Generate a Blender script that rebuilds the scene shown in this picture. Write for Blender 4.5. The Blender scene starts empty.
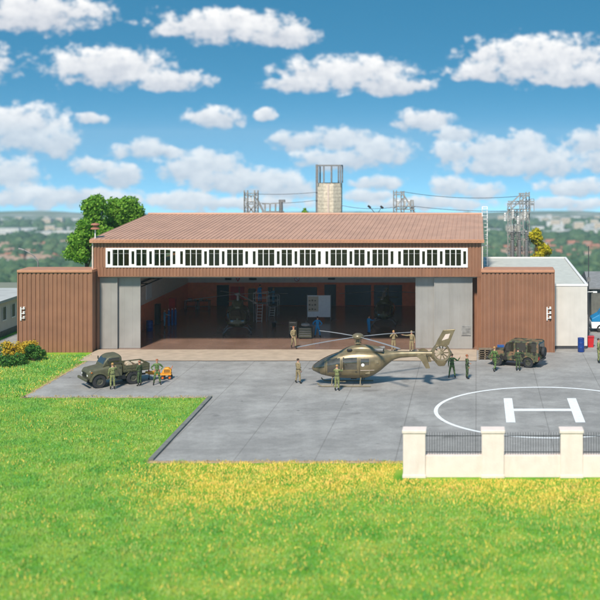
import bpy, bmesh, math, random
import numpy as np
from mathutils import Vector, Matrix, noise as mnoise
random.seed(7); RNG = np.random.default_rng(7)
S = bpy.context.scene
COL = S.collection
PI = math.pi
F, HC, VX, HY = 1164.0, 17.0, 476.0, 145.0     # focal length in photo pixels, camera height, vanishing point

def gp(px, py):                                  # ground point seen at a photo pixel
    Y = HC * F / (py - HY)
    return ((px - VX) / F * Y, Y)
def wp(px, py, Y):
    return ((px - VX) / F * Y, Y, HC - (py - HY) / F * Y)

# ------------------------------------------------------------------ materials
def lin(c):
    return tuple(((v / 255) / 12.92 if v / 255 <= .04045 else ((v / 255 + .055) / 1.055) ** 2.4) for v in c)
MATS = {}
def mat(name, col, rough=.6, metal=0., var=.12, scale=3., bump=0., bscale=40., spec=.5, coat=0., detail=4., streak=0., sscale=(1.6, 1.6, .12), scol=(.25, .2, .17), wear=0., wcol=(.3, .3, .3)):
    m = bpy.data.materials.new(name); m.use_nodes = True
    nt = m.node_tree; N = nt.nodes; L = nt.links
    b = N['Principled BSDF']
    b.inputs['Roughness'].default_value = rough; b.inputs['Metallic'].default_value = metal
    b.inputs['Specular IOR Level'].default_value = spec
    b.inputs['Coat Weight'].default_value = coat
    tc = N.new('ShaderNodeTexCoord')
    n = N.new('ShaderNodeTexNoise'); n.inputs['Scale'].default_value = scale; n.inputs['Detail'].default_value = detail
    L.new(tc.outputs['Object'], n.inputs['Vector'])
    r = N.new('ShaderNodeMapRange'); r.inputs['From Min'].default_value = .3; r.inputs['From Max'].default_value = .7
    L.new(n.outputs['Fac'], r.inputs['Value'])
    mx = N.new('ShaderNodeMix'); mx.data_type = 'RGBA'
    mx.inputs[6].default_value = (*[c * (1 - var) for c in col], 1)
    mx.inputs[7].default_value = (*[min(1, c * (1 + var)) for c in col], 1)
    L.new(r.outputs[0], mx.inputs[0]); out = mx.outputs[2]
    if streak:
        mp = N.new('ShaderNodeMapping'); mp.inputs['Scale'].default_value = sscale; L.new(tc.outputs['Object'], mp.inputs[0])
        n3 = N.new('ShaderNodeTexNoise'); n3.inputs['Scale'].default_value = 1.; n3.inputs['Detail'].default_value = 6; n3.inputs['Roughness'].default_value = .7; L.new(mp.outputs[0], n3.inputs['Vector'])
        r3 = N.new('ShaderNodeMapRange'); r3.inputs['From Min'].default_value = .48; r3.inputs['From Max'].default_value = .78; r3.inputs['To Max'].default_value = streak; L.new(n3.outputs['Fac'], r3.inputs['Value'])
        m3 = N.new('ShaderNodeMix'); m3.data_type = 'RGBA'; L.new(r3.outputs[0], m3.inputs[0]); L.new(out, m3.inputs[6]); m3.inputs[7].default_value = (*scol, 1); out = m3.outputs[2]
    if wear:
        n4 = N.new('ShaderNodeTexNoise'); n4.inputs['Scale'].default_value = 7; n4.inputs['Detail'].default_value = 8; n4.inputs['Roughness'].default_value = .75; L.new(tc.outputs['Object'], n4.inputs['Vector'])
        r4 = N.new('ShaderNodeMapRange'); r4.inputs['From Min'].default_value = .54; r4.inputs['From Max'].default_value = .66; r4.inputs['To Max'].default_value = wear; L.new(n4.outputs['Fac'], r4.inputs['Value'])
        m4 = N.new('ShaderNodeMix'); m4.data_type = 'RGBA'; L.new(r4.outputs[0], m4.inputs[0]); L.new(out, m4.inputs[6]); m4.inputs[7].default_value = (*wcol, 1); out = m4.outputs[2]
    L.new(out, b.inputs['Base Color'])
    if bump:
        n2 = N.new('ShaderNodeTexNoise'); n2.inputs['Scale'].default_value = bscale; n2.inputs['Detail'].default_value = 3
        L.new(tc.outputs['Object'], n2.inputs['Vector'])
        bp = N.new('ShaderNodeBump'); bp.inputs['Strength'].default_value = bump; bp.inputs['Distance'].default_value = .02
        L.new(n2.outputs['Fac'], bp.inputs['Height']); L.new(bp.outputs[0], b.inputs['Normal'])
    MATS[name] = m
    return m
def island_mat(name, cols, rough=.7, trans=0., posnoise=None, pos2=None):
    """leaf / blade material: colour varies per leaf and with slow noise over position"""
    m = bpy.data.materials.new(name); m.use_nodes = True
    nt = m.node_tree; N = nt.nodes; L = nt.links; b = N['Principled BSDF']
    b.inputs['Roughness'].default_value = rough; b.inputs['Specular IOR Level'].default_value = .25
    g = N.new('ShaderNodeNewGeometry')
    cr = N.new('ShaderNodeValToRGB'); e = cr.color_ramp.elements
    e[0].color = (*cols[0], 1); e[0].position = 0; e[1].color = (*cols[-1], 1); e[1].position = 1
    for i, c in enumerate(cols[1:-1]):
        q = e.new((i + 1) / (len(cols) - 1)); q.color = (*c, 1)
    if posnoise:
        n = N.new('ShaderNodeTexNoise'); n.inputs['Scale'].default_value = posnoise; n.inputs['Detail'].default_value = 5
        n.inputs['Roughness'].default_value = .72
        tc = N.new('ShaderNodeTexCoord'); L.new(tc.outputs['Object'], n.inputs['Vector'])
        mr = N.new('ShaderNodeMapRange'); mr.inputs['From Min'].default_value = .32; mr.inputs['From Max'].default_value = .68
        L.new(n.outputs['Fac'], mr.inputs['Value'])
        a = N.new('ShaderNodeMath'); a.operation = 'MULTIPLY_ADD'; a.inputs[1].default_value = .34
        L.new(g.outputs['Random Per Island'], a.inputs[0])
        a2 = N.new('ShaderNodeMath'); a2.operation = 'MULTIPLY'; a2.inputs[1].default_value = .74
        L.new(mr.outputs[0], a2.inputs[0]); L.new(a2.outputs[0], a.inputs[2])
        L.new(a.outputs[0], cr.inputs[0])
    else:
        L.new(g.outputs['Random Per Island'], cr.inputs[0])
    L.new(cr.outputs[0], b.inputs['Base Color'])
    if trans:
        t = N.new('ShaderNodeBsdfTranslucent'); L.new(cr.outputs[0], t.inputs['Color'])
        ms = N.new('ShaderNodeMixShader'); ms.inputs[0].default_value = trans
        L.new(b.outputs[0], ms.inputs[1]); L.new(t.outputs[0], ms.inputs[2])
        L.new(ms.outputs[0], N['Material Output'].inputs['Surface'])
    MATS[name] = m
    return m
M = MATS
mat('brown_sheet', (.265, .122, .066), .55, var=.12, scale=.8, bump=.2, bscale=20, streak=.55, scol=(.16, .075, .045))
mat('roof_sheet', (.50, .285, .19), .6, var=.10, scale=.5, bump=.15, bscale=20, streak=.5, sscale=(1.8, .15, 1), scol=(.34, .19, .13))
mat('fascia_sheet', (.46, .215, .12), .6, var=.08)
mat('cream_trim', (.62, .50, .42), .5, var=.08)
mat('white_frame', (.80, .76, .72), .5, var=.04)
mat('door_grey', (.30, .285, .262), .45, var=.10, scale=.6, streak=.45, scol=(.2, .18, .15), bump=.1, bscale=4)
mat('beige_concrete', (.46, .355, .26), .8, var=.12, scale=1.2, bump=.3, streak=.5, sscale=(.5, 2, 1), scol=(.30, .24, .19))
mat('hangar_floor', (.27, .165, .12), .2, var=.2, scale=.4, bump=.04, bscale=3, streak=.5, sscale=(.5, .5, 1), scol=(.17, .10, .075))
mat('orange_wall', (.90, .24, .11), .6, var=.08)
mat('pale_wall', (.84, .70, .60), .7, var=.06)
mat('ceiling_pale', (.62, .58, .54), .8)  # ceiling made pale to bounce more daylight through the interior
mat('teal_dark', (.012, .035, .045), .35)
mat('red_paint', (.50, .012, .015), .4)
mat('white_paint', (.80, .80, .80), .6, var=.06, scale=5)
mat('marking_paint', (.80, .80, .79), .7, var=.05, scale=3, wear=.55, wcol=(.42, .41, .40))
mat('white_wall', (.60, .56, .50), .75, var=.06, scale=1.0, bump=.2, streak=.3, scol=(.42, .38, .32))
mat('roof_felt', (.50, .50, .45), .9, var=.10, scale=1.5, bump=.3)
mat('fence_white', (.80, .66, .58), .85, var=.05, scale=2, bump=.5, bscale=15, streak=.4, sscale=(2.2, 2.2, .5), scol=(.55, .46, .38))
mat('iron_dark', (.05, .05, .055), .5)
mat('steel_grey', (.22, .21, .20), .5, .3, var=.2, scale=6)
mat('galv', (.30, .29, .27), .55, .2, var=.25, scale=4)
mat('tower_block', (.62, .54, .41), .9, var=.22, scale=4, bump=.8, bscale=8)
mat('olive', (.088, .084, .045), .5, var=.2, scale=4, streak=.4, sscale=(3, 3, 2), scol=(.14, .12, .07))
mat('olive_light', (.095, .092, .055), .5, var=.15)
mat('khaki_gloss', (.20, .155, .083), .33, .3, var=.22, scale=2.2, coat=.25, bump=.08, bscale=8, streak=.35, sscale=(1.5, 1.5, 1.5), scol=(.33, .28, .18))
mat('khaki_matte', (.21, .17, .10), .5, var=.1)
mat('blade_grey', (.30, .30, .30), .4, .2)
mat('dark_glass', (.035, .03, .022), .10, .0, var=.05, coat=.6, spec=.8)
mat('cockpit_glass', (.085, .075, .055), .08, .35, var=.3, scale=3, coat=.6, spec=.8)
mat('rubber', (.025, .025, .027), .75, var=.25, scale=8)
mat('rim', (.075, .075, .055), .5)
mat('black', (.015, .015, .016), .5)
mat('blue_drum', (.01, .045, .22), .35, var=.1)
mat('blue_box', (.02, .10, .32), .45)
mat('wood', (.20, .15, .10), .8, var=.3, scale=5)
mat('sack', (.50, .40, .28), .9, var=.2, scale=5, bump=.5)
mat('yellow_paint', (.72, .30, .02), .45, var=.12, scale=6)
mat('orange_lamp', (.7, .15, .01), .3)
mat('chrome', (.6, .6, .6), .15, .9)
mat('kerb', (.17, .17, .15), .85, var=.2, scale=2, bump=.4)
mat('skin', (.48, .25, .16), .55, var=.05)
mat('hair_dark', (.04, .022, .012), .7)
mat('hair_blond', (.45, .25, .08), .7)
mat('hair_red', (.30, .09, .03), .7)
mat('boots', (.018, .016, .014), .5)
mat('overall_blue', (.015, .20, .42), .8, var=.2, scale=9, bump=1., bscale=14)
mat('overall_pale', (.10, .28, .40), .7, var=.15, scale=9)
mat('tan_cloth', (.27, .21, .11), .85, var=.22, scale=9, bump=1., bscale=14)
mat('bark', (.09, .06, .04), .9, var=.3, scale=6, bump=.6)
mat('red_roof', (.34, .14, .085), .8, var=.2, scale=.3)
mat('tan_roof', (.30, .20, .14), .8, var=.2, scale=.3)
mat('town_white', (.72, .70, .66), .8, var=.08, scale=.2)
mat('town_cream', (.60, .50, .38), .8, var=.08, scale=.2)
mat('shed_roof', (.20, .20, .20), .8, var=.15)
mat('shed_wall', (.13, .13, .11), .8, var=.2)
mat('old_roof', (.42, .42, .40), .85, var=.12, scale=.8)
mat('porcelain', (.72, .70, .66), .3)
mat('blue_van', (.01, .20, .42), .35)
island_mat('leaf_green', [(.07, .20, .015), (.15, .33, .025), (.27, .47, .05)], trans=.3)
island_mat('leaf_yellow', [(.40, .34, .01), (.62, .50, .02), (.30, .34, .03)], trans=.2)
island_mat('leaf_shrub', [(.03, .11, .03), (.06, .18, .03), (.10, .22, .03)], trans=.2)
island_mat('leaf_orange', [(.50, .32, .02), (.65, .42, .03), (.35, .30, .03)], trans=.2)
island_mat('leaf_far', [(.03, .07, .03), (.055, .11, .045), (.09, .14, .06)])
island_mat('grass_blade', [(.05, .26, .055), (.12, .34, .065), (.26, .42, .09), (.42, .46, .12)], posnoise=.4)
island_mat('grass_dry', [(.60, .50, .08), (.76, .55, .09), (.85, .60, .13), (.74, .42, .13)], posnoise=.55)
island_mat('verge_blade', [(.30, .22, .10), (.45, .33, .16), (.35, .34, .08)], posnoise=.8)

def camo(name, cols, scale):
    m = bpy.data.materials.new(name); m.use_nodes = True
    N = m.node_tree.nodes; L = m.node_tree.links; b = N['Principled BSDF']; b.inputs['Roughness'].default_value = .6
    tc = N.new('ShaderNodeTexCoord'); n = N.new('ShaderNodeTexNoise'); n.inputs['Scale'].default_value = scale; n.inputs['Detail'].default_value = 2
    L.new(tc.outputs['Object'], n.inputs['Vector'])
    cr = N.new('ShaderNodeValToRGB'); cr.color_ramp.interpolation = 'CONSTANT'; e = cr.color_ramp.elements
    ps = [0, .44, .56][:len(cols)]
    e[0].position = 0; e[0].color = (*cols[0], 1); e[1].position = ps[1]; e[1].color = (*cols[1], 1)
    if len(cols) > 2: q = e.new(ps[2]); q.color = (*cols[2], 1)
    L.new(n.outputs['Fac'], cr.inputs[0]); L.new(cr.outputs[0], b.inputs['Base Color']); MATS[name] = m
    if scale > 5:
        n2 = N.new('ShaderNodeTexNoise'); n2.inputs['Scale'].default_value = 14; L.new(tc.outputs['Object'], n2.inputs['Vector']); bp = N.new('ShaderNodeBump'); bp.inputs['Distance'].default_value = .03; L.new(n2.outputs['Fac'], bp.inputs['Height']); L.new(bp.outputs[0], b.inputs['Normal'])
camo('camo_green', [(.05, .11, .025), (.13, .21, .05), (.03, .045, .02)], 9)
camo('camo_dark', [(.03, .05, .02), (.07, .11, .035), (.018, .02, .014)], 9)
camo('camo_olive', [(.17, .19, .07), (.25, .26, .10), (.10, .12, .04)], 9)
camo('camo_car', [(.20, .115, .06), (.08, .085, .04), (.022, .018, .015)], 2.2)

def pane_glass():
    m = bpy.data.materials.new('pane_glass'); m.use_nodes = True
    N = m.node_tree.nodes; L = m.node_tree.links; N.remove(N['Principled BSDF'])
    t = N.new('ShaderNodeBsdfTransparent'); t.inputs[0].default_value = (.86, .84, .8, 1)
    g = N.new('ShaderNodeBsdfGlossy'); g.inputs['Roughness'].default_value = .05; g.inputs[0].default_value = (.6, .6, .6, 1)
    ms = N.new('ShaderNodeMixShader'); fr = N.new('ShaderNodeFresnel'); fr.inputs[0].default_value = 1.45
    L.new(fr.outputs[0], ms.inputs[0]); L.new(t.outputs[0], ms.inputs[1]); L.new(g.outputs[0], ms.inputs[2])
    L.new(ms.outputs[0], N['Material Output'].inputs['Surface']); MATS['pane_glass'] = m
pane_glass()
MATS['added_window_glass'] = bpy.data.materials['pane_glass'].copy(); MATS['added_window_glass'].name = 'added_window_glass'  # extra clear glass for the added windows in the left wall
for n_ in MATS['added_window_glass'].node_tree.nodes:
    if n_.type == 'BSDF_TRANSPARENT': n_.inputs[0].default_value = (.97, .97, .97, 1)

def asphalt():
    m = bpy.data.materials.new('asphalt_slabs'); m.use_nodes = True
    N = m.node_tree.nodes; L = m.node_tree.links; b = N['Principled BSDF']; b.inputs['Roughness'].default_value = .75
    tc = N.new('ShaderNodeTexCoord')
    def nz(scale, det, rough=.6, sc=None):
        n = N.new('ShaderNodeTexNoise'); n.inputs['Scale'].default_value = scale; n.inputs['Detail'].default_value = det; n.inputs['Roughness'].default_value = rough
        if sc:
            mp = N.new('ShaderNodeMapping'); mp.inputs['Scale'].default_value = sc; L.new(tc.outputs['Object'], mp.inputs[0]); L.new(mp.outputs[0], n.inputs['Vector'])
        else: L.new(tc.outputs['Object'], n.inputs['Vector'])
        return n.outputs['Fac']
    def ramp(v, a, b2, ca, cb):
        r = N.new('ShaderNodeMapRange'); r.interpolation_type = 'SMOOTHSTEP'; r.inputs['From Min'].default_value = a; r.inputs['From Max'].default_value = b2
        L.new(v, r.inputs['Value'])
        mx = N.new('ShaderNodeMix'); mx.data_type = 'RGBA'; L.new(r.outputs[0], mx.inputs[0]); mx.inputs[6].default_value = (*ca, 1); mx.inputs[7].default_value = (*cb, 1)
        return mx.outputs[2]
    def mul(a, c):
        mx = N.new('ShaderNodeMix'); mx.data_type = 'RGBA'; mx.blend_type = 'MULTIPLY'; mx.inputs[0].default_value = 1
        L.new(a, mx.inputs[6]); L.new(c, mx.inputs[7]); return mx.outputs[2]
    base = ramp(nz(.22, 8, .72), .36, .66, (.255, .240, .222), (.355, .336, .312))
    st = ramp(nz(.9, 7, .75), .36, .64, (.90, .90, .90), (1.08, 1.08, 1.08))
    sp = ramp(nz(9, 3), .3, .7, (.93, .93, .93), (1.06, 1.06, 1.06))
    blot = mul(ramp(nz(.35, 3, .5), .24, .36, (.66, .65, .64), (1, 1, 1)), mul(ramp(nz(1.7, 2, .4), .20, .27, (.5, .5, .5), (1, 1, 1)), ramp(nz(.45, 4, .6, (.35, 2.5, 1)), .64, .74, (1, 1, 1), (.78, .77, .76))))
    # slab joints at fixed distances along X and Y (thin sealed lines in the surface)
    sx = N.new('ShaderNodeSeparateXYZ'); L.new(tc.outputs['Object'], sx.inputs[0])
    def joint(o, period, off, w):
        a = N.new('ShaderNodeMath'); a.operation = 'ADD'; a.inputs[1].default_value = off; L.new(sx.outputs[o], a.inputs[0])
        mo = N.new('ShaderNodeMath'); mo.operation = 'PINGPONG'; mo.inputs[1].default_value = period / 2; L.new(a.outputs[0], mo.inputs[0])
        r = N.new('ShaderNodeMapRange'); r.inputs['From Min'].default_value = w * .4; r.inputs['From Max'].default_value = w
        L.new(mo.outputs[0], r.inputs['Value'])
        mx = N.new('ShaderNodeMix'); mx.data_type = 'RGBA'; L.new(r.outputs[0], mx.inputs[0]); mx.inputs[6].default_value = (.74, .73, .72, 1); mx.inputs[7].default_value = (1, 1, 1, 1)
        return mx.outputs[2]
    c = mul(mul(mul(mul(base, st), sp), blot), joint(0, 4.35, 0, .045))
    c = mul(c, joint(1, 9.7, 3.0, .03))
    L.new(c, b.inputs['Base Color'])
    bp = N.new('ShaderNodeBump'); bp.inputs['Strength'].default_value = .25; bp.inputs['Distance'].default_value = .02
    L.new(nz(30, 2), bp.inputs['Height']); L.new(bp.outputs[0], b.inputs['Normal'])
    MATS['asphalt_slabs'] = m
asphalt()

def noisy_ground(name, cols, scale, voro=None):
    m = bpy.data.materials.new(name); m.use_nodes = True
    N = m.node_tree.nodes; L = m.node_tree.links; b = N['Principled BSDF']; b.inputs['Roughness'].default_value = .95
    b.inputs['Specular IOR Level'].default_value = .1
    tc = N.new('ShaderNodeTexCoord')
    if voro:
        v = N.new('ShaderNodeTexVoronoi'); v.inputs['Scale'].default_value = voro; L.new(tc.outputs['Object'], v.inputs['Vector'])
        s = N.new('ShaderNodeSeparateColor'); L.new(v.outputs['Color'], s.inputs[0]); src = s.outputs[0]
    else:
        n = N.new('ShaderNodeTexNoise'); n.inputs['Scale'].default_value = scale; n.inputs['Detail'].default_value = 6; L.new(tc.outputs['Object'], n.inputs['Vector'])
        mr = N.new('ShaderNodeMapRange'); mr.inputs['From Min'].default_value = .32; mr.inputs['From Max'].default_value = .68; L.new(n.outputs['Fac'], mr.inputs['Value'])
        src = mr.outputs[0]
    cr = N.new('ShaderNodeValToRGB'); e = cr.color_ramp.elements
    e[0].color = (*cols[0], 1); e[1].color = (*cols[-1], 1)
    for i, c in enumerate(cols[1:-1]):
        q = e.new((i + 1) / (len(cols) - 1)); q.color = (*c, 1)
    L.new(src, cr.inputs[0]); L.new(cr.outputs[0], b.inputs['Base Color']); MATS[name] = m
noisy_ground('meadow', [(.07, .24, .02), (.17, .34, .03), (.30, .38, .05)], .5)
noisy_ground('sand_edge', [(.36, .24, .14), (.48, .33, .20), (.40, .34, .12)], 1.5)
noisy_ground('fields', [(.06, .10, .05), (.10, .15, .07), (.24, .24, .15), (.09, .13, .07), (.42, .40, .34), (.08, .11, .06)], 1, voro=.011)

# ------------------------------------------------------------------ mesh builder
class MB:
    def __init__(s, off=(0, 0, 0)): s.v = []; s.f = []; s.m = []; s.off = Vector(off)
    def add(s, vs, fs, mi=0):
        n = len(s.v); s.v += [tuple(Vector(p) - s.off) for p in vs]; s.f += [tuple(i + n for i in f) for f in fs]; s.m += [mi] * len(fs); return s
    def box(s, x0, x1, y0, y1, z0, z1, mi=0):
        return s.add([(x0, y0, z0), (x1, y0, z0), (x1, y1, z0), (x0, y1, z0), (x0, y0, z1), (x1, y0, z1), (x1, y1, z1), (x0, y1, z1)],
                     [(0, 3, 2, 1), (4, 5, 6, 7), (0, 1, 5, 4), (1, 2, 6, 5), (2, 3, 7, 6), (3, 0, 4, 7)], mi)
    def cbox(s, c, d, mi=0):
        return s.box(c[0] - d[0] / 2, c[0] + d[0] / 2, c[1] - d[1] / 2, c[1] + d[1] / 2, c[2] - d[2] / 2, c[2] + d[2] / 2, mi)
    def tube(s, p, q, r, r2=None, n=8, mi=0):
        p = Vector(p); q = Vector(q); r2 = r if r2 is None else r2
        d = q - p
        if d.length < 1e-6: return s
        d.normalize(); u = d.orthogonal().normalized(); w = d.cross(u)
        vs = []
        for c, rr in ((p, r), (q, r2)):
            for k in range(n):
                a = 2 * PI * k / n; vs.append(c + (u * math.cos(a) + w * math.sin(a)) * rr)
        fs = [(k, (k + 1) % n, n + (k + 1) % n, n + k) for k in range(n)] + [tuple(range(n))[::-1], tuple(range(n, 2 * n))]
        return s.add(vs, fs, mi)
    def path(s, pts, r, n=6, mi=0):
        for a, b in zip(pts, pts[1:]): s.tube(a, b, r, n=n, mi=mi)
        return s
    def bar(s, p, q, w, mi=0):
        p = Vector(p); q = Vector(q); d = (q - p).normalized(); u = d.orthogonal().normalized() if abs(d.z) < .9 else Vector((1, 0, 0))
        if abs(d.z) < .9: u = d.cross(Vector((0, 0, 1))).normalized()
        t = d.cross(u).normalized(); vs = []
        for c in (p, q):
            for a, b in ((-1, -1), (1, -1), (1, 1), (-1, 1)): vs.append(c + u * a * w / 2 + t * b * w / 2)
        return s.add(vs, [(0, 1, 5, 4), (1, 2, 6, 5), (2, 3, 7, 6), (3, 0, 4, 7), (3, 2, 1, 0), (4, 5, 6, 7)], mi)
    def prism(s, pts, a, b, axis='y', mi=0):        # polygon of (u, z) extruded along an axis
        n = len(pts); vs = []
        for t in (a, b):
            for u, z in pts: vs.append((u, t, z) if axis == 'y' else ((t, u, z) if axis == 'x' else (u, z, t)))
        fs = [(k, (k + 1) % n, n + (k + 1) % n, n + k) for k in range(n)] + [tuple(range(n))[::-1], tuple(range(n, 2 * n))]
        return s.add(vs, fs, mi)
    def ball(s, c, r, nu=12, nv=8, mi=0):
        r = (r, r, r) if not hasattr(r, '__len__') else r
        vs = []; fs = []
        for j in range(nv + 1):
            t = PI * j / nv
            for i in range(nu):
                a = 2 * PI * i / nu
                vs.append((c[0] + r[0] * math.sin(t) * math.cos(a), c[1] + r[1] * math.sin(t) * math.sin(a), c[2] + r[2] * math.cos(t)))
        for j in range(nv):
            for i in range(nu): fs.append((j * nu + i, (j + 1) * nu + i, (j + 1) * nu + (i + 1) % nu, j * nu + (i + 1) % nu))
        return s.add(vs, fs, mi)
    def lathe(s, prof, c=(0, 0, 0), axis='z', n=20, mi=0):   # prof: (r, h)
        vs = []; fs = []
        for r, h in prof:
            for k in range(n):
                a = 2 * PI * k / n; u, w = r * math.cos(a), r * math.sin(a)
                vs.append((c[0] + u, c[1] + w, c[2] + h) if axis == 'z' else (c[0] + u, c[1] + h, c[2] + w))
        for j in range(len(prof) - 1):
            for k in range(n): fs.append((j * n + k, j * n + (k + 1) % n, (j + 1) * n + (k + 1) % n, (j + 1) * n + k))
        return s.add(vs, fs, mi)
    def build(s, name, mats, parent=None, smooth=False, bevel=0):
        me = bpy.data.meshes.new(name); me.from_pydata(s.v, [], s.f)
        for m in (mats if isinstance(mats, (list, tuple)) else [mats]): me.materials.append(M[m])
        me.polygons.foreach_set('material_index', s.m)
        bm = bmesh.new(); bm.from_mesh(me); bmesh.ops.recalc_face_normals(bm, faces=bm.faces); bm.to_mesh(me); bm.free()
        if smooth:
            me.polygons.foreach_set('use_smooth', [True] * len(me.polygons))
            if smooth == 'auto':
                bm = bmesh.new(); bm.from_mesh(me)
                for e in bm.edges:
                    if len(e.link_faces) == 2 and e.calc_face_angle() > .7: e.smooth = False
                bm.to_mesh(me); bm.free()
        me.update()
        o = bpy.data.objects.new(name, me); COL.objects.link(o)
        if parent: o.parent = parent
        if bevel:
            b = o.modifiers.new('bevel', 'BEVEL'); b.width = bevel; b.segments = 2; b.limit_method = 'ANGLE'
        return o

def tag(o, label, cat, group=None, kind=None):
    if label: o['label'] = label
    if cat: o['category'] = cat
    if group: o['group'] = group
    if kind: o['kind'] = kind
    return o
def thing(name, label, cat, loc=(0, 0, 0), rz=0, group=None, scale=1):
    o = bpy.data.objects.new(name, None); COL.objects.link(o); o.location = loc; o.rotation_euler = (0, 0, rz); o.scale = (scale,) * 3
    o.empty_display_size = .3
    return tag(o, label, cat, group)
def copy_tree(o, parent=None):
    c = o.copy(); COL.objects.link(c)
    if parent: c.parent = parent
    for ch in [x for x in bpy.data.objects if x.parent == o]: copy_tree(ch, c)
    return c
def struct(o): o['kind'] = 'structure'; return o
def np_mesh(name, V, Fc, mats, mi=None):
    """V (n,3), Fc (m,k)"""
    me = bpy.data.meshes.new(name); V = np.asarray(V, dtype=np.float32); Fc = np.asarray(Fc, dtype=np.int32); k = Fc.shape[1]
    me.vertices.add(len(V)); me.vertices.foreach_set('co', V.ravel())
    me.loops.add(Fc.size); me.loops.foreach_set('vertex_index', Fc.ravel())
    me.polygons.add(len(Fc)); me.polygons.foreach_set('loop_start', np.arange(0, Fc.size, k, dtype=np.int32))
    me.polygons.foreach_set('loop_total', np.full(len(Fc), k, dtype=np.int32))
    for m in mats: me.materials.append(M[m])
    if mi is not None: me.polygons.foreach_set('material_index', np.asarray(mi, dtype=np.int32))
    me.update(calc_edges=True)
    return me

# ------------------------------------------------------------------ setting: ground, terrain, asphalt
def terr(X, Y):
    ks = [(134, 0), (150, -.6), (170, -4), (600, -60), (900, -73), (1200, -86), (1600, -106), (2300, -140), (3500, -188)]
    if Y <= 134: z = 0
    else:
        z = ks[-1][1]
        for (a, za), (b, zb) in zip(ks, ks[1:]):
            if Y <= b: z = za + (zb - za) * (Y - a) / (b - a); break
    if Y > 300:
        n = mnoise.noise(Vector((X * .004, Y * .002, 0))) * 5 * min(1, (Y - 300) / 900)
        n += mnoise.noise(Vector((X * .0022, Y * .001, 5))) * 11 * max(0, min(1, (Y - 2000) / 1200))
        z += n
    return z
g = MB(); g.add([(-140, -40, 0), (110, -40, 0), (110, 134, 0), (-140, 134, 0)], [(0, 1, 2, 3)])
struct(g.build('ground', 'meadow'))
ys = list(np.linspace(134, 170, 5)) + list(np.linspace(200, 600, 12)) + list(np.linspace(640, 3500, 70))
xs = list(np.linspace(-2300, 1400, 120))
V = [(x, y, terr(x, y)) for y in ys for x in xs]; nx = len(xs)
Fc = [(j * nx + i, j * nx + i + 1, (j + 1) * nx + i + 1, (j + 1) * nx + i) for j in range(len(ys) - 1) for i in range(nx - 1)]
t = MB(); t.add(V, Fc); struct(t.build('terrain', 'fields', smooth=True))

A0 = gp(153, 461); A1 = gp(212, 397.5); A2 = gp(24, 397.5); A3 = gp(86, 362)
YA = A0[1]
sheet = MB()
sheet.add([(A0[0], A0[1], .008), (40, A0[1], .008), (40, 96.6, .008), (A3[0], 96.6, .008), (A3[0], A3[1], .008), (A2[0], A2[1], .008), (A1[0], A1[1], .008)],
          [(0, 1, 2, 3, 4, 5, 6)])
sheet.add([(.6, 96.6, .008), (40, 96.6, .008), (40, 134, .008), (.6, 134, .008)], [(0, 1, 2, 3)])
struct(sheet.build('asphalt_apron', 'asphalt_slabs'))
# soil verge round the asphalt
def verge(pts, w, name='soil_verge'):
    b = MB()
    for (p, q) in zip(pts, pts[1:]):
        p = Vector((*p, .004)); q = Vector((*q, .004)); d = (q - p).normalized(); n = Vector((-d.y, d.x, 0)) * w
        b.add([p - n * .3 - d * .2, q - n * .3 + d * .2, q + n + d * .2, p + n - d * .2], [(0, 1, 2, 3)])
    return struct(b.build(name, 'sand_edge'))
verge([A1, A2, A3], -.55); verge([A0, (40, YA)], -.45)
# service road left, far side
rd = MB(); rd.add([(-60, 88, .006), (-37.6, 88, .006), (-37.6, 112, .006), (-41.4, 112, .006), (-41.4, 100, .006), (-60, 100, .006)], [(0, 1, 2, 3, 4, 5)])
P1 = gp(-40, 350); rd2 = rd
struct(rd.build('service_road', 'asphalt_slabs'))
# kerb
k = MB(); p = Vector((*A0, 0)); q = Vector((*A1, 0)); d = (q - p).normalized(); n = Vector((-d.y, d.x, 0))
L_ = (q - p).length; nk = 20
for i in range(nk):
    a = p + d * (L_ * i / nk + .012); b = p + d * (L_ * (i + 1) / nk - .012)
    vs = [a - n * .02, b - n * .02, b + n * .26, a + n * .26]
    k.add([(*v.xy, 0) for v in vs] + [(*v.xy, .12) for v in vs], [(0, 3, 2, 1), (4, 5, 6, 7), (0, 1, 5, 4), (1, 2, 6, 5), (2, 3, 7, 6), (3, 0, 4, 7)])
struct(k.build('kerb', 'kerb', bevel=.015))

# helipad markings
def ring(cx, cy, r0, r1, z, n=96):
    vs = []; fs = []
    for i in range(n):
        a = 2 * PI * i / n; vs += [(cx + r0 * math.cos(a), cy + r0 * math.sin(a), z), (cx + r1 * math.cos(a), cy + r1 * math.sin(a), z)]
    for i in range(n): j = (i + 1) % n; fs.append((2 * i, 2 * i + 1, 2 * j + 1, 2 * j))
    return vs, fs
mk = MB(); CX, CY = 4.5, 74.6
mk.add(*ring(CX, CY, 6.95, 7.2, .012))
def rect(b, x0, x1, y0, y1, z): b.add([(x0, y0, z), (x1, y0, z), (x1, y1, z), (x0, y1, z)], [(0, 1, 2, 3)])
rect(mk, 1.85, 2.42, 71.3, 78.1, .012); rect(mk, 6.1, 6.7, 71.3, 78.1, .012); rect(mk, 2.42, 6.1, 74.35, 75.0, .012)
struct(mk.build('helipad_marking', 'marking_paint'))

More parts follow.
